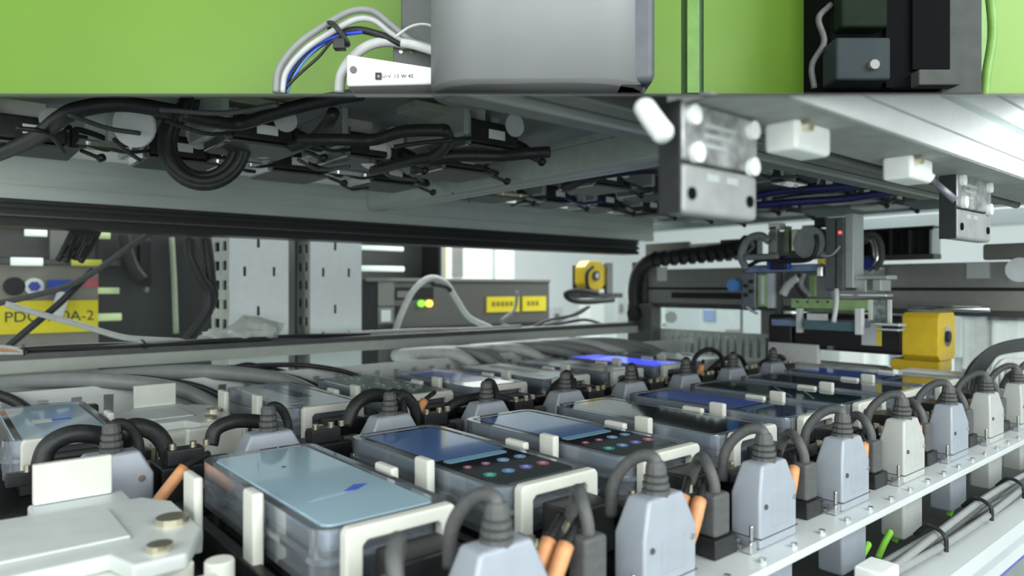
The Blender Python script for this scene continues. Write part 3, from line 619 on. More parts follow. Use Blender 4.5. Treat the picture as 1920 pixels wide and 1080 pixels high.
# empty fixtures with flip levers
def empty_fix(u, v, where):
    t = thing('empty_phone_fixture', 'empty cream fixture with lever plate, '+where, 'fixture', (u+.3, v+.8, -1.5))
    part('base_plate', box(bm_(), u-.1, u+.72, v-.5, v+1.75, -1.5, -1.40), blk, t, bevel=.01)
    b = bm_(); P = [(u-.5, v+.3), (u+.25, v+.3), (u+.30, v+.12), (u+.5, v+.12), (u+.64, v+.4), (u+.64, v+.92), (u+.54, v+1.08), (u-.5, v+1.15)]
    loft(b, [[(x, y, -1.16) for x, y in P], [(x, y, -1.09) for x, y in P]]); part('top_plate', b, mat('pale_grey_plate', (.58, .62, .60), .4, noise=.05), t, bevel=.015)
    part('pedestal', box(bm_(), u-.1, u+.55, v+.2, v+1.0, -1.40, -1.16), cream, t, bevel=.01)
    part('front_step', box(bm_(), u-.05, u+.5, v-.25, v+.15, -1.36, -1.2), mat('pale_grey_plate', (.5, .5, .5)), t, bevel=.03)
    part('round_stud', cyl(bm_(), (u+.62, v+.1, -1.4), (u+.62, v+.1, -1.14), .06, 14), cream, t, bevel=.01)
    part('raised_block', box(bm_(), u-.3, u+.36, v+.45, v+.95, -1.09, -1.075), mat('pale_grey_plate', (.5, .5, .5)), t, bevel=.02)
    b = bm_(); cyl(b, (u+.55, v+.55, -1.09), (u+.55, v+.55, -1.06), .07, 16); part('screw', b, brass, t)
    b = bm_(); cyl(b, (u+.42, v+.22, -1.09), (u+.42, v+.22, -1.06), .05, 16); part('screw', b, brass, t)
    part('hinge_base', box(bm_(), u+.08, u+.52, v+1.17, v+1.45, -1.25, -1.13), alu_bright, t, bevel=.015)
    L_ = part('lever_plate', box(bm_(), u+.10, u+.46, v+1.40, v+1.45, -1.13, -.92), cream, t, bevel=.01, label='cream upright lever plate')
    part('lever_label', box(bm_(), u+.11, u+.45, v+1.393, v+1.40, -1.125, -1.10), white, L_)
    part('side_clip', box(bm_(), u+.70, u+.745, v+.75, v+.95, -1.34, -.955), cream, t, bevel=.015)
    part('end_clamp', box(bm_(), u+.1, u+.5, v-.32, v-.24, -1.4, -1.05), cream, t, bevel=.015)
    return t
empty_fix(.31, 2.9, 'at the bottom left corner of the picture')
empty_fix(1.35, 5.72, 'in the back row, left of the first pale phone')

# ================================================================ CONNECTORS
def hood(m, name='connector_hood'):
    t = thing(name, 'x', 'connector', (0, 0, pz)); z = pz+.002
    b = bm_(); loft(b, [rect(.19, .09, .38, .18, z), rect(.19, .09, .38, .18, z+.27), rect(.19, .09, .25, .13, z+.43)]); part('hood_body', b, m, t, bevel=.018)
    b = bm_(); loft(b, [rect(.19, .09, .385, .186, z+.055), rect(.19, .09, .385, .186, z+.06)]); part('body_seam', b, dkmetal, t)
    part('inset_panel', box(bm_(), .12, .27, -.006, .004, z+.10, z+.26), m, t, bevel=.008)
    for q in (.05, .34): b = bm_(); cyl(b, (q, -.008, z+.22), (q, .004, z+.22), .014, 10); part('screw', b, steel if q > .2 else dkmetal, t)
    b = bm_(); zz = z+.42
    R = []
    for i, (r, h) in enumerate(((.065, 0), (.065, .025), (.050, .03), (.062, .037), (.062, .057), (.047, .06), (.057, .068), (.057, .088), (.043, .092), (.050, .10), (.046, .135), (.036, .155))):
        R.append([(.19+r*math.cos(a*math.pi/6), .09+r*math.sin(a*math.pi/6), zz+h) for a in range(12)])
    loft(b, R); part('strain_relief_boot', b, rubg, t, smooth=False)
    b = tube(bm_(), [(.19, .09, zz+.10), (.19, .10, zz+.165), (.175, .17, zz+.165), (.15, .25, zz+.10), (.13, .30, zz+.0), (.13, .31, zz-.14)], .030, 10); part('hood_cable', b, rubg, t, smooth=True)
    b = bm_(); box(b, -.09, -.03, .0, .06, z, z+.06); box(b, -.065, -.045, .01, .03, z+.06, z+.14); parts('latch', b, steel, t, bevel=.008)
    part('lower_hood', box(bm_(), .02, .36, .01, .17, pz-.40, pz-.047), m, t, bevel=.02)
    return t
hb = hood(hblue); he = hood(hbeige)
ub = ue = False
nmk = ['closest to the camera', 'second from the camera', 'third from the camera', 'fourth from the camera', 'fifth from the camera', 'sixth from the camera', 'seventh from the camera', 'eighth from the camera', 'ninth, farthest of the front line']
for k in range(9):
    u = 1.43+.94*k; beige = k in (4, 6, 7)
    lb = ('beige-grey' if beige else 'blue-grey')+' connector hood on the white plate, '+nmk[k]
    loc = (u, 1.92, pz)
    if beige:
        if not ue: he.location = Vector(loc)*K; he['label'] = lb; he['group'] = 'front connector hoods'; ue = True
        else: dup(he, loc, lb, 'front connector hoods')
    else:
        if not ub: hb.location = Vector(loc)*K; hb['label'] = lb; hb['group'] = 'front connector hoods'; ub = True
        else: dup(hb, loc, lb, 'front connector hoods')
# lower hoods are part of the connector; back-row hoods stand on the deck without the lower half
def hood_back():
    t = thing('rear_connector_hood', 'x', 'connector', (0, 0, -1.5)); z = -1.5
    b = bm_(); loft(b, [rect(.21, .09, .42, .2, z), rect(.21, .09, .42, .2, z+.38), rect(.21, .09, .28, .14, z+.52)]); part('hood_body', b, hblue, t, bevel=.018)
    b = bm_(); cyl(b, (.35, -.02, z+.36), (.35, -.005, z+.36), .02, 10); part('screw', b, steel, t)
    b = bm_(); R = []; zz = z+.51
    for i, (r, h) in enumerate(((.065, 0), (.065, .03), (.050, .035), (.062, .045), (.062, .07), (.047, .075), (.057, .085), (.057, .11), (.043, .115), (.052, .125), (.050, .16), (.036, .18))):
        R.append([(.21+r*math.cos(a*math.pi/6), .09+r*math.sin(a*math.pi/6), zz+h) for a in range(12)])
    loft(b, R); part('strain_relief_boot', b, rubg, t)
    b = tube(bm_(), [(.21, .09, zz+.12), (.23, .10, zz+.17), (.30, .12, zz+.15), (.36, .14, zz+.05), (.38, .15, zz-.12)], .03, 10); part('hood_cable', b, rub, t, smooth=True)
    return t
rb = hood_back(); first = True
for k in range(9):
    u = .62+.94*k; lb = 'blue-grey connector hood between the two phone rows, %s' % (pos_[k])
    if first: rb.location = Vector((u, 4.58, -1.5))*K; rb['label'] = lb; rb['group'] = 'connector hoods between the rows'; first = False
    else: dup(rb, (u, 4.58, -1.5), lb, 'connector hoods between the rows')
# dark side connectors with grey tube, per cell
def dark_conn():
    t = thing('black_side_connector', 'x', 'connector', (0, 0, pz)); z = pz+.002
    part('foot', box(bm_(), 0, .2, 0, .14, z, z+.10), blk, t, bevel=.01)
    part('shell', box(bm_(), .02, .16, .015, .125, z+.10, z+.32), rubg, t, bevel=.02)
    b = tube(bm_(), [(.09, .07, z+.29), (.09, .07, z+.36), (.11, .12, z+.44), (.17, .20, z+.46), (.22, .27, z+.40), (.23, .32, z+.28)], .03, 10); part('grey_tube', b, rubg, t, smooth=True)
    part('bracket', box(bm_(), .2, .26, .02, .06, z, z+.05), steel, t, bevel=.008)
    return t
dc = dark_conn(); first = True
for k in range(9):
    u = 1.13+.94*k; lb = 'dark side connector beside the hood %s' % nmk[k]
    if first: dc.location = Vector((u, 1.99, pz))*K; dc['label'] = lb; dc['group'] = 'dark side connectors'; first = False
    else: dup(dc, (u, 1.99, pz), lb, 'dark side connectors')
# sleeves: orange sleeves on slanting wires
def sleeve():
    t = thing('sleeved_wire', 'x', 'wire', (0, 0, -1.3))
    part('wire', tube(bm_(), [(-.06, -.01, -1.36), (-.02, -.01, -1.24), (.05, .0, -1.16), (.14, .03, -1.07), (.30, .12, -1.03)], .02, 8), rub, t, smooth=True)
    b = bm_(); 
    P = [(-.02, -.01, -1.24), (.05, .0, -1.16), (.14, .03, -1.07)]
    tube(b, P, .036, 8, 4); part('orange_sleeve', b, orange, t, smooth=True, label='orange heat-shrink sleeve'); return t
sl = sleeve(); first = True
sp = [(1.10+.94*k-.16, 2.02, 'left of the front hood '+nmk[k]) for k in range(0, 9)]+[(1.86+.94*k, 2.10, 'right of the front hood '+nmk[k]) for k in range(0, 7)]
for (u, v, lb) in sp:
    lb = 'orange-sleeved wire '+lb
    if first: sl.location = Vector((u, v, -1.3))*K; sl['label'] = lb; sl['group'] = 'orange sleeved wires'; first = False
    else: dup(sl, (u, v, -1.3), lb, 'orange sleeved wires')
dup(sl, (1.02, 4.35, -1.3), 'black wire with an orange sleeve left of the big pale blue phone', 'orange sleeved wires')
dup(sl, (3.02, 4.85, -1.18), 'black wire with an orange sleeve behind the third front phone', 'orange sleeved wires')
dup(sl, (6.95, 4.85, -1.18), 'black wire with an orange sleeve far back, beside the thin looped cables', 'orange sleeved wires')
# loops of black cable between the rows
def loop(name, lb, pts, v, r, m=rub):
    cab(name, lb, [onv(px, py, v+.06*i/len(pts)) for i, (px, py) in enumerate(pts)], r, m)
loop('looped_cable', 'thick black cable looping over the leftmost rear connector', [(75, 880), (90, 838), (130, 815), (180, 815), (225, 830)], 4.9, .055)
loop('looped_cable', 'thick black cable looping down right of the leftmost rear connector', [(225, 812), (255, 800), (295, 815), (318, 860), (322, 925)], 4.75, .055)
loop('looped_cable', 'thick black cable arching left of the second rear connector', [(395, 835), (405, 805), (440, 790), (480, 790), (510, 796)], 4.95, .05)
loop('looped_cable', 'thick black cable arching between the second and third rear connectors', [(650, 800), (665, 762), (695, 742), (730, 745), (750, 762)], 4.95, .055)
loop('looped_cable', 'thick black cable arching down right of the third rear connector', [(742, 750), (755, 740), (775, 760), (785, 795)], 4.7, .045)
loop('looped_cable', 'long flat black cable arch behind the third front phone', [(820, 800), (840, 765), (880, 748), (930, 745), (975, 760), (985, 780)], 4.9, .045)
loop('looped_cable', 'black cable arch left of the black-screened phone, between rows', [(1028, 770), (1035, 735), (1055, 715), (1075, 716)], 5.0, .05)
loop('looped_cable', 'black cable arch behind the black-screened phone', [(1158, 745), (1165, 720), (1185, 710), (1200, 725)], 5.0, .05)
loop('thin_looped_cable', 'large thin black ring loop rising behind the front row, middle right', [(1298, 712), (1303, 672), (1328, 655), (1352, 668), (1358, 705)], 5.1, .03)
loop('thin_looped_cable', 'smaller thin black loop just right of the large ring loop', [(1322, 702), (1352, 676), (1385, 668), (1400, 690)], 5.15, .03)
loop('thin_looped_cable', 'thin black loop before the white boxes under the robot head', [(1415, 700), (1430, 680), (1460, 668), (1476, 680)], 5.1, .035)
# black valve blocks between rows
vb = thing('black_terminal_block', 'x', 'terminal block', (0, 0, -1.5))
part('block_body', box(bm_(), 0, .34, 0, .3, -1.5, -1.12), blk, vb, bevel=.015)
part('upper_step', box(bm_(), .04, .26, .02, .14, -1.12, -1.02), blk2, vb, bevel=.01)
b = bm_()
for q in (.08, .2, .28): cyl(b, (q, .06, -1.02), (q, .06, -.985), .022, 8)
parts('brass_pin', b, brass, vb)
part('bracket_arm', box(bm_(), .3, .42, .05, .1, -1.2, -1.1), dkmetal, vb, bevel=.008)
first = True
for k in range(9):
    u = 1.09+.94*k; lb = 'black terminal block with brass pins between the rows, %s' % pos_[k]
    if first: vb.location = Vector((u, 4.62, -1.5))*K; vb['label'] = lb; vb['group'] = 'terminal blocks'; first = False
    else: dup(vb, (u, 4.62, -1.5), lb, 'terminal blocks')
for k in range(8):
    r_ = dup(vb, (1.84+.94*k, 2.24, -1.5), 'low black terminal block behind the front hood '+nmk[k], 'low terminal blocks'); r_.scale = (.8, .8, .72)
# cables in the lower wiring tray
for i in range(5):
    P = [(1.4, 1.70-.02*i, -1.66+.01*i)]+[(3.0+j*1.0, 1.68-.03*(i % 3)+.03*math.sin(j+i), -1.655+.03*(i//2)+.02*math.sin(j*1.3+i)) for j in range(9)]
    cab('bundled_cable', 'glossy grey cable in the bundle along the lower front beam, %s' % ('lowest', 'second lowest', 'middle one', 'second highest', 'highest')[i], P, .024, rubg if i % 2 else gcab)
for j, u in enumerate((4.9, 5.8, 6.6)):
    t = thing('cable_tie', 'black tie around the lower cable bundle, %s from the left' % ordn[j], 'cable tie', (u, 1.66, -1.68))
    part('strap', tube(bm_(), [(u, 1.57, -1.67), (u, 1.58, -1.57), (u+.02, 1.68, -1.54), (u+.02, 1.76, -1.62)], .014), blk, t)
for j, (u, v) in enumerate(((4.95, 2.0), (5.35, 2.05), (4.6, 2.0), (6.3, 2.0))):
    b = bm_(); tube(b, [(u, v, -1.85), (u+.05, v-.02, -1.76), (u+.12, v-.03, -1.70), (u+.16, v, -1.72)], .022); single('green_ground_wire', 'bright green earth wire below the connector plate, %s from the left' % ['second', 'third', 'first', 'fourth'][j], 'wire', b, ltgreen, smooth=True)
# big black cable bundle at the right edge
for i in range(5):
    o_ = i*5
    P = [onv(px, py, 2.55+.03*i) for px, py in ((1806+o_*1.2, 745), (1812+o_*1.4, 705), (1835+o_, 672+o_*.4), (1880, 645+o_*.8), (1960, 632+o_)) ]
    cab('black_cable', 'glossy black cable of the thick arch at the right edge, %s from outside' % ordn[i], P, .028, rub, 'black cables arching at the right edge')
for i in range(6):
    P = [onv(px, py, 2.35) for px, py in ((1868+i*9, 735), (1866+i*10, 705), (1872+i*11, 686), (1893+i*12, 676), (1950+i*10, 690))]
    cab('white_cable', 'pale grey cable of the fan at the right edge, %s from the left' % ordn[i], P, .03, lcab, 'pale cables fanning at the right edge')

# ================================================================ LEFT BACKGROUND
def column(px0, px1, px2, v, lb, lbl_shift=0):
    """perforated sheet column: side face holes, front face slots"""
    u0 = onv(px1, 600, v)[0]; u1 = onv(px2, 600, v)[0]
    # depth so that the side's far edge shows at px0
    d = .1
    while d < 3:
        x = (u0*S-(v+d)*Co)/(u0*Co+(v+d)*S)*F+960
        if x < px0: break
        d += .01
    t = thing('perforated_white_column', lb, 'column', (u0, v, -1.5))
    zt, zb_ = 1.4, -1.5
    def slotface(cols, a0, a1, mk2, period, hh, z0off):
        bm = bm_()
        edges = [a0]+[e for c_ in cols for e in c_]+[a1]
        for i in range(0, len(edges), 2): mk2(bm, edges[i], edges[i+1], zb_, zt)
        for ci, c_ in enumerate(cols):
            z = zb_; zz = z0off[ci] if isinstance(z0off, (list, tuple)) else z0off
            while zz < zt:
                mk2(bm, c_[0], c_[1], z, zz); z = zz+hh; zz += period
            mk2(bm, c_[0], c_[1], z, zt)
        return bm
    W = u1-u0
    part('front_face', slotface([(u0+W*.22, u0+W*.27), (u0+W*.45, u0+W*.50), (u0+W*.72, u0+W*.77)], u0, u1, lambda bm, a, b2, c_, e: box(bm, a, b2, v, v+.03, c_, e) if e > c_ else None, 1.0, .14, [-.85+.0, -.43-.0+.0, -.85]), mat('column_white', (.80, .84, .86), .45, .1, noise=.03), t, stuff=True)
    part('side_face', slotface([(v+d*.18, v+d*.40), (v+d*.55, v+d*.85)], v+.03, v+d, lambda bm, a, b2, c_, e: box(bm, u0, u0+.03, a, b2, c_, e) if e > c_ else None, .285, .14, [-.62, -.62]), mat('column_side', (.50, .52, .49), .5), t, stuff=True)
    part('inner_shade', box(bm_(), u0+.06, u1-.02, v+.06, v+d+.03, zb_, zt), mat('shade_dark', (.04, .042, .04), .6), t)  # dark box added behind the holes to give them their shade
    return t
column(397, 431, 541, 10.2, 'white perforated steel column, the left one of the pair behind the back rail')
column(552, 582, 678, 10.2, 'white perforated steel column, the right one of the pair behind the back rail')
b = bm_(); box(b, 4.345, 4.385, 10.3, 10.36, -1.5, 1.4); single('column_gap_strip', 'dark strip between the two white perforated columns', 'panel', b, rackm)
# racks at the left
v = 13.0
def pv(px, py, v_=13.0): return onv(px, py, v_)
t = thing('equipment_rack', 'dark equipment rack with beige drawer front and yellow sign, left edge', 'rack', (2, 13, -3))
x0 = pv(-60, 600)[0]; x1 = pv(182, 600)[0]; x2 = pv(410, 600)[0]
part('back_panel', box(bm_(), x0, pv(675, 600)[0], 13.25, 13.3, -3, 3.2), rackm, t)
part('side_panel', box(bm_(), x1+.02, x2, 13.05, 13.25, -3, 1.05), mat('rack_panel_satin', (.075, .08, .082), .3, .6, noise=.25, scale=.4), t, bevel=.01)
part('beige_drawer', box(bm_(), x0, x1, 12.85, 13.25, -.95, .34), mat('beige_drawer', (.24, .225, .19), .5, noise=.06), t, bevel=.015)
part('lower_drawer', box(bm_(), x0, x1, 12.9, 13.25, -2.2, -.98), mat('beige_drawer2', (.17, .165, .15), .5), t, bevel=.015)
part('shelf', box(bm_(), x0, x1+.3, 12.8, 13.25, .34, .42), dkmetal, t)
part('dark_shelf_bay', box(bm_(), x0, pv(90, 500)[0], 13.0, 13.25, .95, 1.9), mat('shelf_dark', (.02, .024, .02), .5), t)
part('divider_post', box(bm_(), pv(92, 500)[0], pv(126, 500)[0], 12.9, 13.25, .42, 2.2), rackg, t)
part('yellow_sign', box(bm_(), x0, pv(180, 600)[0], 12.82, 12.85, -.72, -.22), ylab, t, label='yellow sign with black lettering')
M_ = face_minus_v((pv(92, 585)[0]), 12.815, -.47); text('sign_lettering', 'PDC-180A-2', .222, M_, inkd, t)
for k, px in enumerate((25, 62)):
    b = bm_(); q = pv(px, 542); cyl(b, (q[0], 12.83, .0), (q[0], 12.85, .0), .14 if k == 0 else .13, 18); part('round_badge', b, blk if k == 0 else white, t)
    if k: b = bm_(); cyl(b, (q[0], 12.815, .0), (q[0], 12.83, .0), .08, 6); part('badge_mark', b, mat('badge_blue', (.08, .09, .4), .5), t)
q0 = pv(85, 535)[0]; q1 = pv(130, 535)[0]; part('blue_connector', box(bm_(), q0, q1, 12.6, 12.85, -.12, .10), mat('blue_conn', (.02, .06, .35), .4), t, bevel=.02)
b = bm_(); q = pv(100, 575); cyl(b, (pv(112, 550)[0], 12.6, -.10), (pv(96, 590)[0], 12.55, -.5), .09, 12); part('grey_plug', b, lcab, t)
q = pv(165, 530)[0]; part('red_sticker', box(bm_(), q-.18, q+.12, 12.84, 12.85, -.02, .14), mat('sticker_pink', (.45, .12, .16), .5), t)
glowm = mat('bar_glow', (.80, .9, .84), .5, emit=.5, noise=0); glowg = mat('bar_glow_green', (.5, .62, .34), .5, emit=.25, noise=0); glowy = mat('bar_glow_yellow', (.5, .5, .08), .5, emit=.25, noise=0)  # added glow stands in for vent slots open to the lit room
for (a, b_, y, h, m, lb) in ((46, 88, 436, 10, glowm, 'white glowing bar at the top left under the slide rail'), (20, 80, 490, 12, glowm, 'longer white glowing bar above the beige drawer'), (172, 206, 440, 12, glowg, 'slanting yellow-green glowing bar at the top beside the cable plugs'), (134, 190, 492, 10, glowy, 'yellow glowing bar left of the hanging cable'), (184, 223, 545, 10, glowg, 'green-white glowing bar right of the rack sign, upper one'), (184, 227, 595, 12, glowg, 'green-white glowing bar right of the rack sign, lower one'),
                            (676, 755, 464, 9, glowm, 'upper white glowing bar right of the perforated columns'), (676, 756, 503, 11, glowm, 'lower white glowing bar right of the perforated columns')):
    vv_ = 12.75; p0 = pv(a, y, vv_); p1 = pv(b_, y, vv_); hh = h/F*14*.5
    bb = bm_(); cyl(bb, (p0[0], vv_, p0[2]), (p1[0], vv_, p0[2]), hh, 10)
    single('glow_bar', lb, 'lamp', bb, m, smooth=True)
b = bm_(); P = [pv(322, 445, 12.6), pv(327, 540, 12.6), pv(330, 625, 12.6)]; tube(b, P, .045); single('pale_green_cord', 'pale green cord hanging straight before the dark rack panel', 'cord', b, mat('cord_green', (.33, .38, .28), .6), smooth=True)
# bunch of black plugs hanging
for i in range(9):
    a = random.Random(i); x = 120+i*6
    P = [onv(x+18, 430, 9.6), onv(x+6, 455, 9.6), onv(x-14+a.uniform(-6, 6), 478+a.uniform(-8, 14), 9.6+a.uniform(-.1, .1))]
    cab('hanging_plug', 'black plug in the bunch under the slide rail, %s from the left' % pos_[i], P, .035, rub, 'bunch of black plugs')
loopc = lambda nm, lb, pts, v_, r, m: cab(nm, lb, [onv(x, y, v_) for x, y in pts], r, m)
loopc('black_cable', 'long black cable slanting up from the left edge to the slide rail', [(-20, 572), (60, 555), (130, 535), (180, 508), (240, 465), (295, 430)], 9.7, .035, rubg)
loopc('black_cable', 'black cable slanting from the rail up to meet the long slanting cable', [(15, 650), (50, 620), (110, 570), (150, 530), (175, 505)], 9.8, .04, rub)
loopc('grey_cable', 'light grey cable descending from the yellow sign to the back rail', [(10, 570), (80, 590), (160, 612), (230, 632), (290, 637), (340, 640), (356, 650)], 9.5, .035, lcab)
loopc('black_cable', 'thick black cable bundle hanging left of the perforated columns', [(355, 445), (358, 480), (375, 520), (392, 550), (388, 585), (350, 640)], 10.0, .08, rub)
loopc('black_cable', 'second black cable bundle hugging the left perforated column', [(385, 445), (390, 480), (395, 530), (398, 560), (375, 610)], 10.1, .08, rub)
loopc('black_cable', 'dark cable loop hanging in front of the dark rack panel', [(235, 440), (240, 470), (250, 500), (268, 525)], 12.4, .10, rub)
t = thing('black_adapter', 'black power adapter hanging before the dark rack panel', 'adapter', pv(270, 500, 12.5))
a0 = pv(258, 470, 12.5)[0]; a1 = pv(284, 470, 12.5)[0]; part('adapter_body', box(bm_(), a0, a1, 12.4, 12.6, -.0, .75), blk, t, bevel=.03)
part('grey_cap', box(bm_(), a0+.08, a1-.05, 12.42, 12.58, .75, .86), rackg, t, bevel=.02); part('grey_cap', box(bm_(), a0+.1, a1-.05, 12.42, 12.58, -.1, 0), rackg, t, bevel=.02)
t = thing('orange_strand', 'loose white and orange wires on the back rail at the left edge', 'wire', onv(10, 655, 9.1))
for i in range(3): part('strand', tube(bm_(), [onv(-20, 650+6*i, 9.0), onv(20, 652+5*i, 9.0), onv(48, 662, 9.0)], .022), orange if i == 1 else lcab, t, smooth=True)
# instrument rack in the middle
t = thing('instrument_rack', 'grey instrument rack with green and orange lamps and yellow labels, centre left', 'rack', (9, 13, -3))
X = lambda px: pv(px, 560)[0]
rx0, rx1 = X(684), X(1030)
part('dark_bay', box(bm_(), X(676), X(709), 13.0, 13.4, -2.5, .10), blk, t)
part('upper_back', box(bm_(), X(676), X(820), 13.6, 13.7, .1, 2.5), rackm, t)
part('top_shelf', box(bm_(), X(684), X(1030), 12.95, 14, .10, .18), rackg, t, bevel=.02)
um = mat('unit_grey', (.12, .118, .11), .5, .2, noise=.06); 
part('instrument_unit', box(bm_(), X(738), X(1030), 13.0, 13.8, -.95, .10), um, t, bevel=.01)
part('corner_module', box(bm_(), X(708), X(738), 12.98, 13.8, -.42, .10), rackg, t, bevel=.01); part('corner_module', box(bm_(), X(708), X(738), 12.98, 13.8, -.80, -.44), rackg, t, bevel=.01)
part('corner_label', box(bm_(), X(713), X(731), 12.96, 12.98, -.75, -.5), alu_bright, t)
part('lower_unit', box(bm_(), X(708), X(1010), 13.0, 13.8, -2.2, -.95), mat('unit_grey2', (.09, .09, .085), .5), t, bevel=.01)
part('divider', box(bm_(), X(708), X(1030), 12.95, 13.0, -.94, -.9), blk, t)
part('display_window', box(bm_(), X(742), X(812), 12.98, 13.0, -.28, -.02), blk, t)
part('display_label', box(bm_(), X(743), X(772), 12.96, 12.98, -.24, -.1), rackg, t)
part('socket', box(bm_(), X(741), X(753), 12.98, 13.0, -.75, -.42), blk, t)
for px, m, nm_ in ((788, em('led_green', (.25, .8, .05), 1.2), 'green indicator lamp'), (803, em('led_orange', (1, .62, .08), 2.5), 'orange indicator lamp')):
    b = bm_(); q = pv(px, 569); cyl(b, (q[0], 12.93, q[2]), (q[0], 13.0, q[2]), .075, 14); part('indicator_lamp', b, m, t, label=nm_)
for a, b_ in ((911, 972), (978, 1022)):
    part('yellow_label', box(bm_(), X(a), X(b_), 12.96, 13.0, -.62, -.25), ylab, t)
    b = bm_(); 
    for i in range(5 if a < 950 else 3): box(b, X(a)+.15+.14*i, X(a)+.25+.14*i, 12.955, 12.96, -.48, -.37)
    parts('label_print', b, mat('print_brown', (.3, .2, .02), .5), t)
b = bm_()
for i in range(14): box(b, X(760)+.33*i, X(760)+.33*i+.16, 12.9, 13.0, -1.28-.03*(i % 3), -1.15)
parts('socket', b, blk, t)
for i in range(7):
    a = X(735)+.55*i; part('blue_plug', box(bm_(), a, a+.34, 12.7, 13.0, -1.5, -1.38), mat('blue_conn', (.03, .06, .3)), t, bevel=.01)
loopc('grey_cable', 'tall grey cable arch standing before the instrument rack lamps', [(740, 625), (752, 590), (775, 545), (805, 522), (835, 530), (855, 560), (880, 595), (920, 615)], 11.0, .06, lcab)
loopc('grey_cable', 'second thin grey cable loop before the yellow labels', [(970, 545), (965, 580), (940, 605), (985, 615), (1050, 600), (1100, 575)], 11.4, .035, gcab)
loopc('black_cable', 'black cable draped over the instrument rack top towards the right', [(810, 532), (835, 537), (845, 545)], 10.9, .05, rub)
loopc('black_wire', 'tangled black wires on the back rail below the first yellow motor', [(990, 618), (1030, 600), (1080, 590), (1105, 575)], 10.2, .03, rub)
loopc('black_wire', 'thin black wire loop on the back rail right of the labels', [(1010, 612), (1060, 605), (1100, 600), (1140, 612)], 10.0, .03, rub)
# bright room beyond
t = thing('white_cabinet', 'tall white cabinet with grey window in the bright room beyond', 'cabinet', (22, 24, -6))
XX = lambda px, v_: onv(px, 560, v_)[0]
part('cabinet_body', box(bm_(), XX(820, 26), XX(965, 26), 26, 28, -13, 4), white, t, bevel=.05)
part('grey_window', box(bm_(), XX(847, 26), XX(866, 26), 25.9, 26, .45, 2.6), rackg, t)
part('handle', box(bm_(), XX(849, 26), XX(868, 26), 25.9, 26, -.15, .15), dkmetal, t)
part('door_edge', box(bm_(), XX(922, 26), XX(926, 26), 25.9, 26, -13, 4), alu, t)
t = thing('yellow_black_post', 'olive and dark post at the end of the dark rack, before the bright room', 'post', (12, 14, -3))
part('post_body', box(bm_(), X(818), X(822), 12.9, 13.6, .18, 2.5), blk, t); part('post_face', box(bm_(), X(823), X(829), 12.9, 13.6, .18, 2.5), filmy, t); part('post_stripe', box(bm_(), X(829), X(832), 12.9, 13.6, .18, 2.5), ylab, t)
rb_ = random.Random(11)
for i in range(9):
    px = 970+i*32+rb_.uniform(-8, 8); vv_ = rb_.uniform(24, 32); u = XX(px, vv_); wd = rb_.uniform(.8, 1.8); zt_ = rb_.uniform(-2.5, 1.6)
    t = thing('distant_machine', 'pale machine housing in the bright room, %s from the left' % pos_[i], 'machine', (u, vv_, -13))
    part('housing', box(bm_(), u, u+wd, vv_, vv_+1, -13, zt_), (white, alu_bright, alu, lcab)[i % 4], t, bevel=.05)
    part('control_panel', box(bm_(), u+.2*wd, u+.6*wd, vv_-.05, vv_, zt_-.9, zt_-.4), (rackg, alu, dkmetal)[i % 3], t, bevel=.02)

# ================================================================ RIGHT: GANTRY, ROBOT HEAD, END FRAME
U = 11.2
def pu(px, py, u=U): return onu(px, py, u)
def boxu(px0, px1, py0, py1, u0=U, th=.2, bm=None):
    """box whose camera-side face lies on plane u0, spanning the given picture points on that plane"""
    a = pu(px0, 537, u0); c_ = pu(px1, 537, u0); pm = (px0+px1)/2
    za = pu(pm, py0, u0)[2]; zb2 = pu(pm, py1, u0)[2]
    return box(bm or bm_(), u0, u0+th, min(a[1], c_[1]), max(a[1], c_[1]), min(za, zb2), max(za, zb2))
gm = mat('gantry_grey', (.34, .35, .34), .4, .5, noise=.06)
t = thing('robot_gantry_beam', 'long grey gantry beam that carries the robot head, right side', 'gantry', (U, 6, -.4))
va, vb_ = pu(1205, 537)[1], pu(1995, 537)[1]
part('upper_profile', box(bm_(), U, U+.5, vb_, va, -.02, .34), gm, t, bevel=.01)
part('groove', box(bm_(), U+.06, U+.5, vb_, va, -.06, -.02), blk, t)
part('lower_profile', box(bm_(), U, U+.5, vb_, va, -.34, -.06), gm, t, bevel=.01)
part('linear_guide', box(bm_(), U-.06, U, pu(1400, 537)[1], pu(1262, 537)[1], -.23, -.12), blk, t, bevel=.01)
part('bottom_lip', box(bm_(), U-.04, U+.5, vb_, va, -.42, -.34), dkmetal, t, bevel=.01)
part('end_plate', box(bm_(), U-.1, U+.4, va-.15, va+.2, -.4, .5), dkmetal, t, bevel=.01)
part('white_tag', boxu(1232, 1250, 501, 527, U-.03, .03), white, t)
part('label_plate', boxu(1812, 1854, 493, 522, U-.03, .03), alu_bright, t)
t = thing('gantry_cable_carrier', 'black corrugated cable carrier running along the top of the gantry', 'cable carrier', (U, 9, .4))
P = [pu(x, y, U-.15) for x, y in ((1192, 580), (1190, 540), (1200, 505), (1225, 488), (1270, 480), (1330, 474), (1385, 466), (1405, 452))]
part('carrier_hose', tube(bm_(), P, .14, 10), rub, t, smooth=True)
b = bm_()
for i in range(10):
    q = pu(1230+i*17, 486-i*1.6, U-.15); cyl(b, (q[0], q[1]-.02, q[2]), (q[0], q[1]+.02, q[2]), .165, 10)
parts('carrier_ring', b, blk, t)
q = pu(1192, 588, U-.2); b = bm_(); cyl(b, (q[0]-.1, q[1], q[2]), (q[0]+.1, q[1], q[2]), .15, 16); part('end_knob', b, blk, t)
t = thing('gantry_top_cover', 'beige-grey cover plate above the gantry cable carrier', 'cover', (U, 8, .5))
part('cover', boxu(1210, 1290, 455, 485, U+.6, .1), rackg, t, bevel=.01)
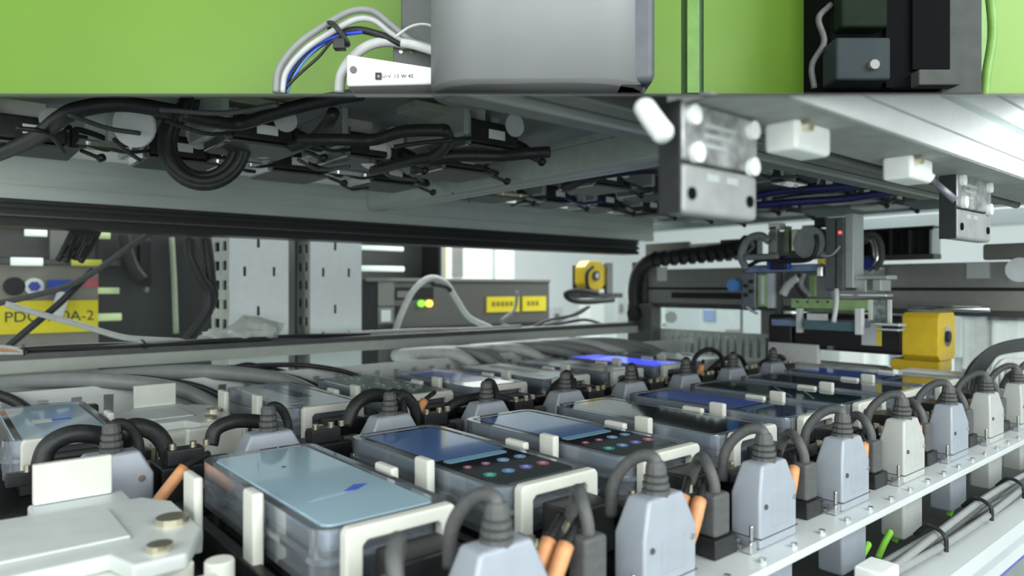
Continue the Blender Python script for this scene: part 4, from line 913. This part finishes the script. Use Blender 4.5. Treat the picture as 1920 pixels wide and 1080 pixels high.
part('white_rail', boxu(1290, 1352, 456, 474, U+.8, .1), white, t, bevel=.01)
part('dark_rail', boxu(1350, 1420, 448, 482, U+.5, .2), dkmetal, t, bevel=.01)
# yellow motor 1
def ymotor_face(t, c, r, du, face='u'):
    """octagonal yellow end cap around c, r half size; face normal -u or -v"""
    b = bm_(); o = .55*r
    P = [(-r, -o), (-o, -r), (o, -r), (r, -o), (r, o), (o, r), (-o, r), (-r, o)]
    if face == 'u': loft(b, [[(c[0], c[1]+p, c[2]+q_) for p, q_ in P], [(c[0]+du, c[1]+p, c[2]+q_) for p, q_ in P]])
    else: loft(b, [[(c[0]+p, c[1], c[2]+q_) for p, q_ in P], [(c[0]+p, c[1]+du, c[2]+q_) for p, q_ in P]])
    part('yellow_end_cap', b, yel, t, bevel=.03)
    b = bm_()
    if face == 'u': cyl(b, (c[0]-.03, c[1], c[2]), (c[0]+.02, c[1], c[2]), r*.34, 18)
    else: cyl(b, (c[0], c[1]-.03, c[2]), (c[0], c[1]+.02, c[2]), r*.34, 18)
    part('shaft_cover', b, dkmetal, t, smooth=False)
    b = bm_()
    if face == 'u': cyl(b, (c[0]-.05, c[1], c[2]), (c[0]-.02, c[1], c[2]), r*.15, 12)
    else: cyl(b, (c[0], c[1]-.05, c[2]), (c[0], c[1]-.02, c[2]), r*.18, 12)
    part('shaft_end', b, steel, t)
q = onv(1117, 517, 10.6)
t = thing('yellow_servo_motor', 'yellow-capped servo motor at the left end of the gantry', 'motor', q)
ymotor_face(t, q, .33, .34, 'v')
part('motor_body', box(bm_(), q[0]-.05, q[0]+.62, q[1]+.1, q[1]+.7, q[2]-.3, q[2]+.26), blk, t, bevel=.03)
part('mount_plate', box(bm_(), q[0]+.32, q[0]+.52, q[1]-.05, q[1]+.05, q[2]-.4, q[2]+.3), rackg, t, bevel=.01)
part('bracket', box(bm_(), q[0]-.5, q[0]+.9, q[1]-.02, q[1]+.4, q[2]-.5, q[2]-.38), dkmetal, t, bevel=.02)
part('motor_lead', tube(bm_(), [(q[0]-.2, q[1]-.1, q[2]+.2), (q[0]-.38, q[1]-.1, q[2]+.05), (q[0]-.36, q[1]-.1, q[2]-.25), (q[0]-.15, q[1]-.1, q[2]-.36)], .04), rub, t, smooth=True)
loopc('black_cable', 'black cable ring hanging at the left of the first yellow motor', [(1150, 562), (1100, 566), (1070, 562), (1062, 550), (1085, 545), (1120, 550)], 10.4, .06, rub)
# yellow motor 2 (large)
u2 = 9.6; q = onu(1776, 634, u2+.2); 
t = thing('yellow_servo_motor', 'large black servo motor with yellow end cap, behind the last front phone', 'motor', (u2, q[1], -1.2))
vF = q[1]; r = .30; cz = q[2]+.02
b = bm_(); o = .235
P = [(-r, -o), (-o, -r), (o, -r), (r, -o), (r, o), (o, r), (-o, r), (-r, o)]
def ring_at(v_, s=1): return [(u2+.2+p*s, v_, cz+q_*s) for p, q_ in P]
loft(b, [ring_at(vF), ring_at(vF+.42)]); part('yellow_end_cap', b, yel, t, bevel=.012)
b = bm_(); cyl(b, (u2+.2, vF-.01, cz), (u2+.2, vF+.02, cz), .13, 20); part('shaft_cover', b, steel, t)
b = bm_(); cyl(b, (u2+.2, vF-.03, cz), (u2+.2, vF-.005, cz), .07, 16); part('shaft_end', b, blk, t)
part('yellow_foot', box(bm_(), u2+.0, u2+.45, vF+.02, vF+.6, cz-.45, cz-.3), yel, t, bevel=.02)
part('motor_body', box(bm_(), u2-.06, u2+.46, vF+.42, vF+1.9, cz-.26, cz+.25), blk, t, bevel=.05)
part('rear_section', box(bm_(), u2-.04, u2+.44, vF+1.92, vF+2.3, cz-.22, cz+.22), blk2, t, bevel=.04)
part('rating_label', box(bm_(), u2-.07, u2-.06, vF+.68, vF+.93, cz-.15, cz+.2), alu_bright, t)
part('rating_label_stripe', box(bm_(), u2-.072, u2-.07, vF+.68, vF+.735, cz-.15, cz+.2), ylab, t)
b = bm_(); box(b, u2-.1, u2-.06, vF+1.3, vF+1.38, cz-.25, cz-.19); part('connector_clip', b, steel, t)
part('top_rod', tube(bm_(), [(u2+.6, vF-.35, cz+.34), (u2+.6, vF+.6, cz+.34)], .035), steel, t, smooth=True)
t = thing('foam_pad', 'off-white padded cushion under the large black servo motor', 'pad', (u2, vF+1, -1.5))
part('pad', box(bm_(), u2-.3, u2+.5, vF+.7, vF+2.2, -1.5, cz-.45), mat('foam_white', (.5, .53, .52), .8, bump=.4, noise=.2), t, bevel=.1)
t = thing('white_carton', 'small white carton standing before the yellow motor cap', 'box', (8.9, vF+.5, -1.5))
aa = onu(1692, 680, 8.95); bb_ = onu(1814, 680, 8.95); part('carton_body', box(bm_(), 8.95, 9.25, bb_[1], aa[1], -1.5, -1.03), white, t, bevel=.01)
part('carton_lid', box(bm_(), 8.93, 9.27, bb_[1]-.02, aa[1]+.02, -1.03, -1.0), white, t, bevel=.005)
t = thing('white_plate_stack', 'low white plates left of the large servo motor, behind the front row', 'plate', (9.3, 6, -1.5))
aa = onu(1400, 690, 9.3); bb_ = onu(1520, 690, 9.3)
part('lower_plate', box(bm_(), 9.3, 9.8, bb_[1], aa[1], -1.5, -1.12), white, t, bevel=.01)
part('upright_plate', box(bm_(), 9.5, 9.6, bb_[1], bb_[1]+.75, -1.12, -.82), white, t, bevel=.01)
t = thing('clear_cup', 'frosted upright container behind the white plates, below the robot head', 'container', (10.2, 6.4, -1.2))
q = onu(1495, 660, 10.2); b = bm_(); cyl(b, (10.2, q[1], -1.3), (10.2, q[1], -.62), .24, 20); part('cup_body', b, mat('frosted_grey', (.4, .43, .40), .3, alpha=.8), t, smooth=False)
part('cup_rim', tube(bm_(), [(10.2+.24*math.cos(i*math.pi/8), q[1]+.24*math.sin(i*math.pi/8), -.62) for i in range(17)], .015, 6, 2), alu_bright, t)
# robot head
H = 9.0
def hbx(px0, px1, py0, py1, u0=H, th=.25): return boxu(px0, px1, py0, py1, u0, th)
t = thing('robot_head', 'green and grey pick-and-place robot head with tubes, hanging from the gantry', 'robot', pu(1520, 600, H))
part('vertical_slide', hbx(1548, 1582, 408, 545, H-.25, .35), mat('slide_grey', (.14, .155, .165), .4, .5), t, bevel=.01)
part('vertical_slide_face', hbx(1584, 1600, 400, 540, H-.22, .3), alu, t, bevel=.01)
part('slide_groove', hbx(1566, 1568, 412, 545, H-.26, .01), blk, t)
b = bm_(); q = pu(1575, 436, H-.26); cyl(b, (q[0]-.01, q[1], q[2]), (q[0]+.01, q[1], q[2]), .018, 12); part('status_lamp', b, em('led_red', (1, .08, .06), 2.5), t, label='small red status lamp')
part('upper_mount', hbx(1440, 1545, 432, 485, H, .4), mat('mount_dark', (.20, .23, .21), .45, .4, noise=.4, scale=5), t, bevel=.01)
part('mount_plate', hbx(1442, 1456, 424, 500, H-.1, .1), gm, t, bevel=.01)
part('mount_plate', hbx(1470, 1478, 424, 475, H-.12, .1), mat('green_grey', (.18, .24, .15), .4, .3), t, bevel=.005)
part('mount_plate', hbx(1484, 1496, 430, 470, H-.12, .1), brass, t, bevel=.005)
part('top_white_block', hbx(1440, 1460, 418, 430, H-.1, .2), white, t, bevel=.01); part('top_white_block', hbx(1503, 1522, 422, 432, H-.1, .2), white, t, bevel=.01); part('top_black_block', hbx(1526, 1545, 408, 425, H-.1, .2), blk, t, bevel=.01)
b = bm_(); q = pu(1516, 455, H-.2); cyl(b, (q[0], q[1], q[2]), (q[0]+.15, q[1], q[2]), .22, 22); part('round_bearing', b, mat('bearing_grey', (.30, .32, .33), .4, .4), t, bevel=.01)
part('blue_bar', hbx(1396, 1540, 496, 510, H-.15, .15), lblue, t, bevel=.01)
part('blue_clamp', hbx(1436, 1478, 484, 504, H-.24, .1), bluep, t, bevel=.02); part('clamp_block', hbx(1442, 1473, 480, 506, H-.27, .05), mat('clamp_dark', (.02, .015, .06), .5), t, bevel=.02)
part('left_bracket', hbx(1388, 1418, 508, 582, H-.1, .1), mat('brk_teal', (.18, .21, .22), .4, .3), t, bevel=.04)
b = bm_()
for x, y in ((1408, 528), (1408, 546), (1398, 536), (1398, 553)): q = pu(x, y, H-.12); cyl(b, (q[0]-.02, q[1], q[2]), (q[0], q[1], q[2]), .03, 10)
parts('bracket_hole', b, blk, t)
b = bm_(); q = pu(1380, 535, H-.05); cyl(b, (q[0]-.1, q[1], q[2]), (q[0]+.1, q[1], q[2]), .09, 14); part('blue_knob', b, cyan, t)
part('sight_glass', hbx(1420, 1438, 514, 575, H-.12, .1), jade, t, bevel=.01); part('sight_column', hbx(1438, 1450, 512, 578, H-.13, .1), alu_bright, t, bevel=.01)
part('sight_tube', hbx(1426, 1432, 518, 570, H-.14, .03), white, t, bevel=.005)
part('dark_back', hbx(1452, 1462, 500, 590, H-.05, .1), dkmetal, t, bevel=.01)
part('green_post', hbx(1517, 1528, 516, 556, H-.1, .06), jade, t, bevel=.005)
part('green_plate', hbx(1483, 1560, 560, 578, H-.25, .04), jade, t, bevel=.005)
part('green_plate', hbx(1560, 1628, 562, 582, H-.25, .04), jade, t, bevel=.005)
b = bm_()
for i in range(5): q = pu(1495+19*i, 566, H-.26); cyl(b, (q[0]-.01, q[1], q[2]), (q[0], q[1], q[2]), .014, 8)
parts('plate_hole', b, blk, t)
part('lower_green_plate', hbx(1490, 1600, 578, 586, H-.2, .3), mat('green_grey', (.2, .2, .2)), t, bevel=.005)
part('right_block', hbx(1602, 1664, 516, 524, H-.1, .3), alu, t, bevel=.01); part('right_pillar', hbx(1606, 1624, 524, 548, H-.1, .3), alu, t, bevel=.01); part('right_pillar', hbx(1636, 1652, 524, 546, H-.1, .3), alu, t, bevel=.01)
part('cross_bar', hbx(1574, 1662, 551, 556, H-.2, .2), steel, t, bevel=.005)
part('gripper_frame', hbx(1492, 1502, 578, 624, H-.35, .08), white, t, bevel=.01); part('gripper_frame', hbx(1602, 1616, 578, 628, H-.5, .08), white, t, bevel=.01)
part('gripper_tray', hbx(1446, 1600, 601, 614, H-.3, .5), lblue, t, bevel=.01); part('gripper_pad', hbx(1506, 1604, 602, 620, H-.45, .1), mat('pad_green_blue', (.10, .18, .2), .4), t, bevel=.01)
part('silver_rail', hbx(1640, 1686, 606, 612, H-.55, .2), steel, t, bevel=.005); part('silver_rail', hbx(1642, 1684, 616, 621, H-.55, .2), steel, t, bevel=.005)
part('side_board', hbx(1632, 1664, 562, 606, H-.2, .04), mat('board_speckle', (.25, .30, .29), .4, noise=.6, scale=14), t, bevel=.005)
part('side_board_edge', hbx(1628, 1634, 562, 600, H-.24, .04), white, t); part('side_board_edge', hbx(1664, 1670, 562, 606, H-.24, .04), white, t)
part('small_white_block', hbx(1512, 1546, 588, 602, H-.4, .1), white, t, bevel=.01)
b = bm_(); P = [pu(1568, 542, H-.45), pu(1568, 570, H-.5), pu(1563, 604, H-.5)]; tube(b, P, .03); part('white_probe', b, white, t, smooth=True)
for nm_, pts, r, m in (('air_tube', [(1400, 505), (1390, 480), (1402, 450), (1425, 442), (1442, 452)], .055, gcab), ('air_tube', [(1405, 498), (1430, 487), (1480, 490), (1520, 485), (1532, 460), (1530, 440)], .03, rub), ('air_tube', [(1396, 482), (1430, 482), (1460, 480)], .045, gcab),
                       ('air_tube', [(1468, 552), (1478, 535), (1498, 520)], .06, lcab), ('air_tube', [(1510, 558), (1494, 535), (1500, 515)], .03, rub), ('air_tube', [(1520, 556), (1502, 535), (1508, 512)], .035, gcab), ('air_tube', [(1400, 575), (1408, 582), (1420, 588)], .02, lcab), ('air_tube', [(1540, 480), (1560, 478), (1575, 462)], .012, lcab)):
    part(nm_, tube(bm_(), [pu(x, y, H-.35) for x, y in pts], r), m, t, smooth=True)
part('arm_to_gantry', boxu(1470, 1560, 500, 560, H+.4, 1.75), gm, t, bevel=.01)
part('yellow_valve', hbx(1532, 1544, 486, 494, H-.3, .1), ylab, t, bevel=.01)
part('silver_valve', hbx(1530, 1542, 498, 520, H-.3, .1), steel, t, bevel=.02)
# cable box behind robot head
t = thing('black_cable_chain_box', 'open black cable chain box with cables, right of the robot head', 'cable chain', pu(1680, 480, 10.6))
part('chain_back', hbx(1600, 1748, 430, 484, 10.9, .05), blk, t)
for i, px in enumerate((1602, 1630, 1665, 1700, 1742)): part('chain_link', boxu(px, px+7, 430, 484, 10.62, .3), blk2 if i < 4 else alu, t, bevel=.01)
part('chain_rail', hbx(1600, 1750, 427, 431, 10.6, .3), blk2, t); part('chain_rail', hbx(1600, 1750, 478, 487, 10.6, .3), dkmetal, t)
for i, pts in enumerate(([(1600, 462), (1618, 445), (1636, 440), (1650, 456), (1652, 485), (1640, 505)], [(1600, 466), (1620, 452), (1634, 448), (1642, 462), (1644, 488), (1630, 508)])):
    loop_ = [pu(x, y, 10.3) for x, y in pts]; cab('steel_braided_cable', 'braided grey cable looping right of the robot head, %s' % ('outer one', 'inner one')[i], loop_, .05, (rubg, steel)[i])
q = pu(1625, 495, 10.25); b = bm_(); cyl(b, (q[0], q[1], q[2]), (q[0]+.2, q[1], q[2]), .09); single('blue_fitting', 'round dark blue cable fitting right of the robot head', 'fitting', b, mat('fitting_blue', (.04, .06, .3), .3))
# white beams and plates behind right
single('white_back_beam', 'white aluminium beam behind the small door switch, far right', 'beam', boxu(1600, 1930, 398, 428, 13.5, .4), alu_bright, bevel=.02)
t = thing('right_gantry_plate', 'grey cover plate above the right end of the gantry', 'plate', pu(1880, 480, 11.0)); part('cover', boxu(1842, 1990, 455, 486, 10.95, .1), rackg, t, bevel=.03)
part('round_pulley', cyl(bm_(), pu(1915, 506, 10.9), tuple(Vector(pu(1915, 506, 10.9))+Vector((-.08, 0, 0))), .16, 20), steel, t)
t = thing('lower_gantry_cover', 'flat beige-grey cover below the right part of the gantry', 'cover', pu(1800, 550, 11.5)); part('cover', boxu(1662, 1990, 531, 570, 11.75, .1), mat('cover_beige', (.36, .37, .34), .5), t, bevel=.02)
# end wall: post, window, slotted panel
t = thing('end_post', 'dark grey corner post where the back rail ends', 'post', (11.0, 8.9, -1.5))
part('post_body', box(bm_(), 11.0, 11.3, onu(1222, 600, 11)[1], onu(1176, 600, 11)[1], -1.5, -.35), rackm, t, bevel=.02)
t = thing('end_window', 'bright framed window at the end of the machine, below the gantry', 'window', (11.6, 8, -1.2)); ue_ = 11.6
fr = mat('window_frame_grey', (.55, .58, .56), .5)
part('frame_bar', boxu(1226, 1436, 633, 642, ue_, .15), fr, t, bevel=.01); part('frame_bar', boxu(1226, 1234, 572, 634, ue_, .15), fr, t, bevel=.01); part('frame_bar', boxu(1426, 1470, 572, 690, ue_, .2), gm, t, bevel=.01)
part('mullion', boxu(1388, 1391, 572, 634, ue_, .05), alu, t); part('pane', boxu(1232, 1430, 572, 634, ue_+.08, .02), glass, t)
part('white_knob', cyl(bm_(), pu(1258, 595, ue_-.1), pu(1258, 595, ue_+.05), .12, 14), white, t)
t = thing('slotted_end_panel', 'grey panel with a row of vertical slots under the end window', 'panel', (11.5, 8, -1.5))
b = bm_(); va2, vb2 = pu(1450, 537, 11.5)[1], pu(1222, 537, 11.5)[1]
box(b, 11.5, 11.55, va2, vb2, -.92, -.86); box(b, 11.5, 11.55, va2, vb2, -1.6, -1.3); nn = 17; p_ = (vb2-va2)/nn
for i in range(nn): box(b, 11.5, 11.55, va2+i*p_, va2+i*p_+p_*.55, -1.3, -.92)
part('slotted_panel', b, fr, t, stuff=True); part('panel_backing', box(bm_(), 11.62, 11.66, va2, vb2, -1.6, -.9), alu_bright, t)
t = thing('black_upright', 'short black upright behind the robot gripper', 'post', pu(1478, 640, 11)); part('upright', boxu(1464, 1490, 590, 700, 11.1, .2), blk, t, bevel=.01)
# factory scenery beyond right
rb_ = random.Random(21)
cats = ['tube-like clear pipe', 'pale cabinet', 'grey pump housing', 'silver canister']
for i in range(16):
    px = 1240+i*45+rb_.uniform(-10, 10); uu = rb_.uniform(20, 30); q = onu(px, 600, uu); zt_ = -(rb_.uniform(562, 640)-537)/F*(q[1]*S+uu*Co)
    t = thing('distant_equipment', 'pale factory equipment beyond the end of the machine, %s in line from the left' % ['one', 'two', 'three', 'four', 'five', 'six', 'seven', 'eight', 'nine', 'ten', 'eleven', 'twelve', 'thirteen', 'fourteen', 'fifteen', 'sixteen'][i], 'equipment', (uu, q[1], -13))
    wv = rb_.uniform(.5, 1.5)
    if i % 3 == 0:
        b = bm_(); cyl(b, (uu, q[1], -13), (uu, q[1], zt_), wv*.35, 16); part('cylinder', b, (white, alu_bright, lcab)[i % 3], t, smooth=False)
        b = bm_(); cyl(b, (uu, q[1], zt_), (uu, q[1], zt_+.12), wv*.42, 16); part('lid', b, rackg, t)
    else:
        part('housing', box(bm_(), uu, uu+1, q[1]-wv/2, q[1]+wv/2, -13, zt_), (white, alu_bright, alu, lcab, gm)[i % 5], t, bevel=.05)
        part('panel', box(bm_(), uu-.05, uu, q[1]-wv*.3, q[1]+wv*.3, zt_-.8, zt_-.35), (alu, rackg, lblue, white)[i % 4], t, bevel=.02)
for i, (px, py, r, m) in enumerate(((1800, 590, .22, alu_bright), (1835, 612, .30, lcab), (1868, 586, .16, gm), (1902, 618, .40, white), (1690, 585, .14, alu))):
    q = onu(px, py, 17); t = thing('distant_valve', ('silver', 'pale grey', 'dark grey', 'large white', 'small silver')[i]+' round canister beyond the large yellow-capped motor', 'canister', (17, q[1], -13))
    b = bm_(); cyl(b, (17, q[1], q[2]-.9), (17, q[1], q[2]+.2), r, 18); part('canister_body', b, m, t, smooth=False)
    b = bm_(); cyl(b, (17, q[1], q[2]+.2), (17, q[1], q[2]+.32), r*1.15, 18); part('cap', b, (rackg, lblue, alu, dkmetal, rackg)[i], t)
    b = bm_(); cyl(b, (17, q[1], -13), (17, q[1], q[2]-.9), r*.5, 10); part('stand_pipe', b, alu, t)
bpy.context.view_layer.update()
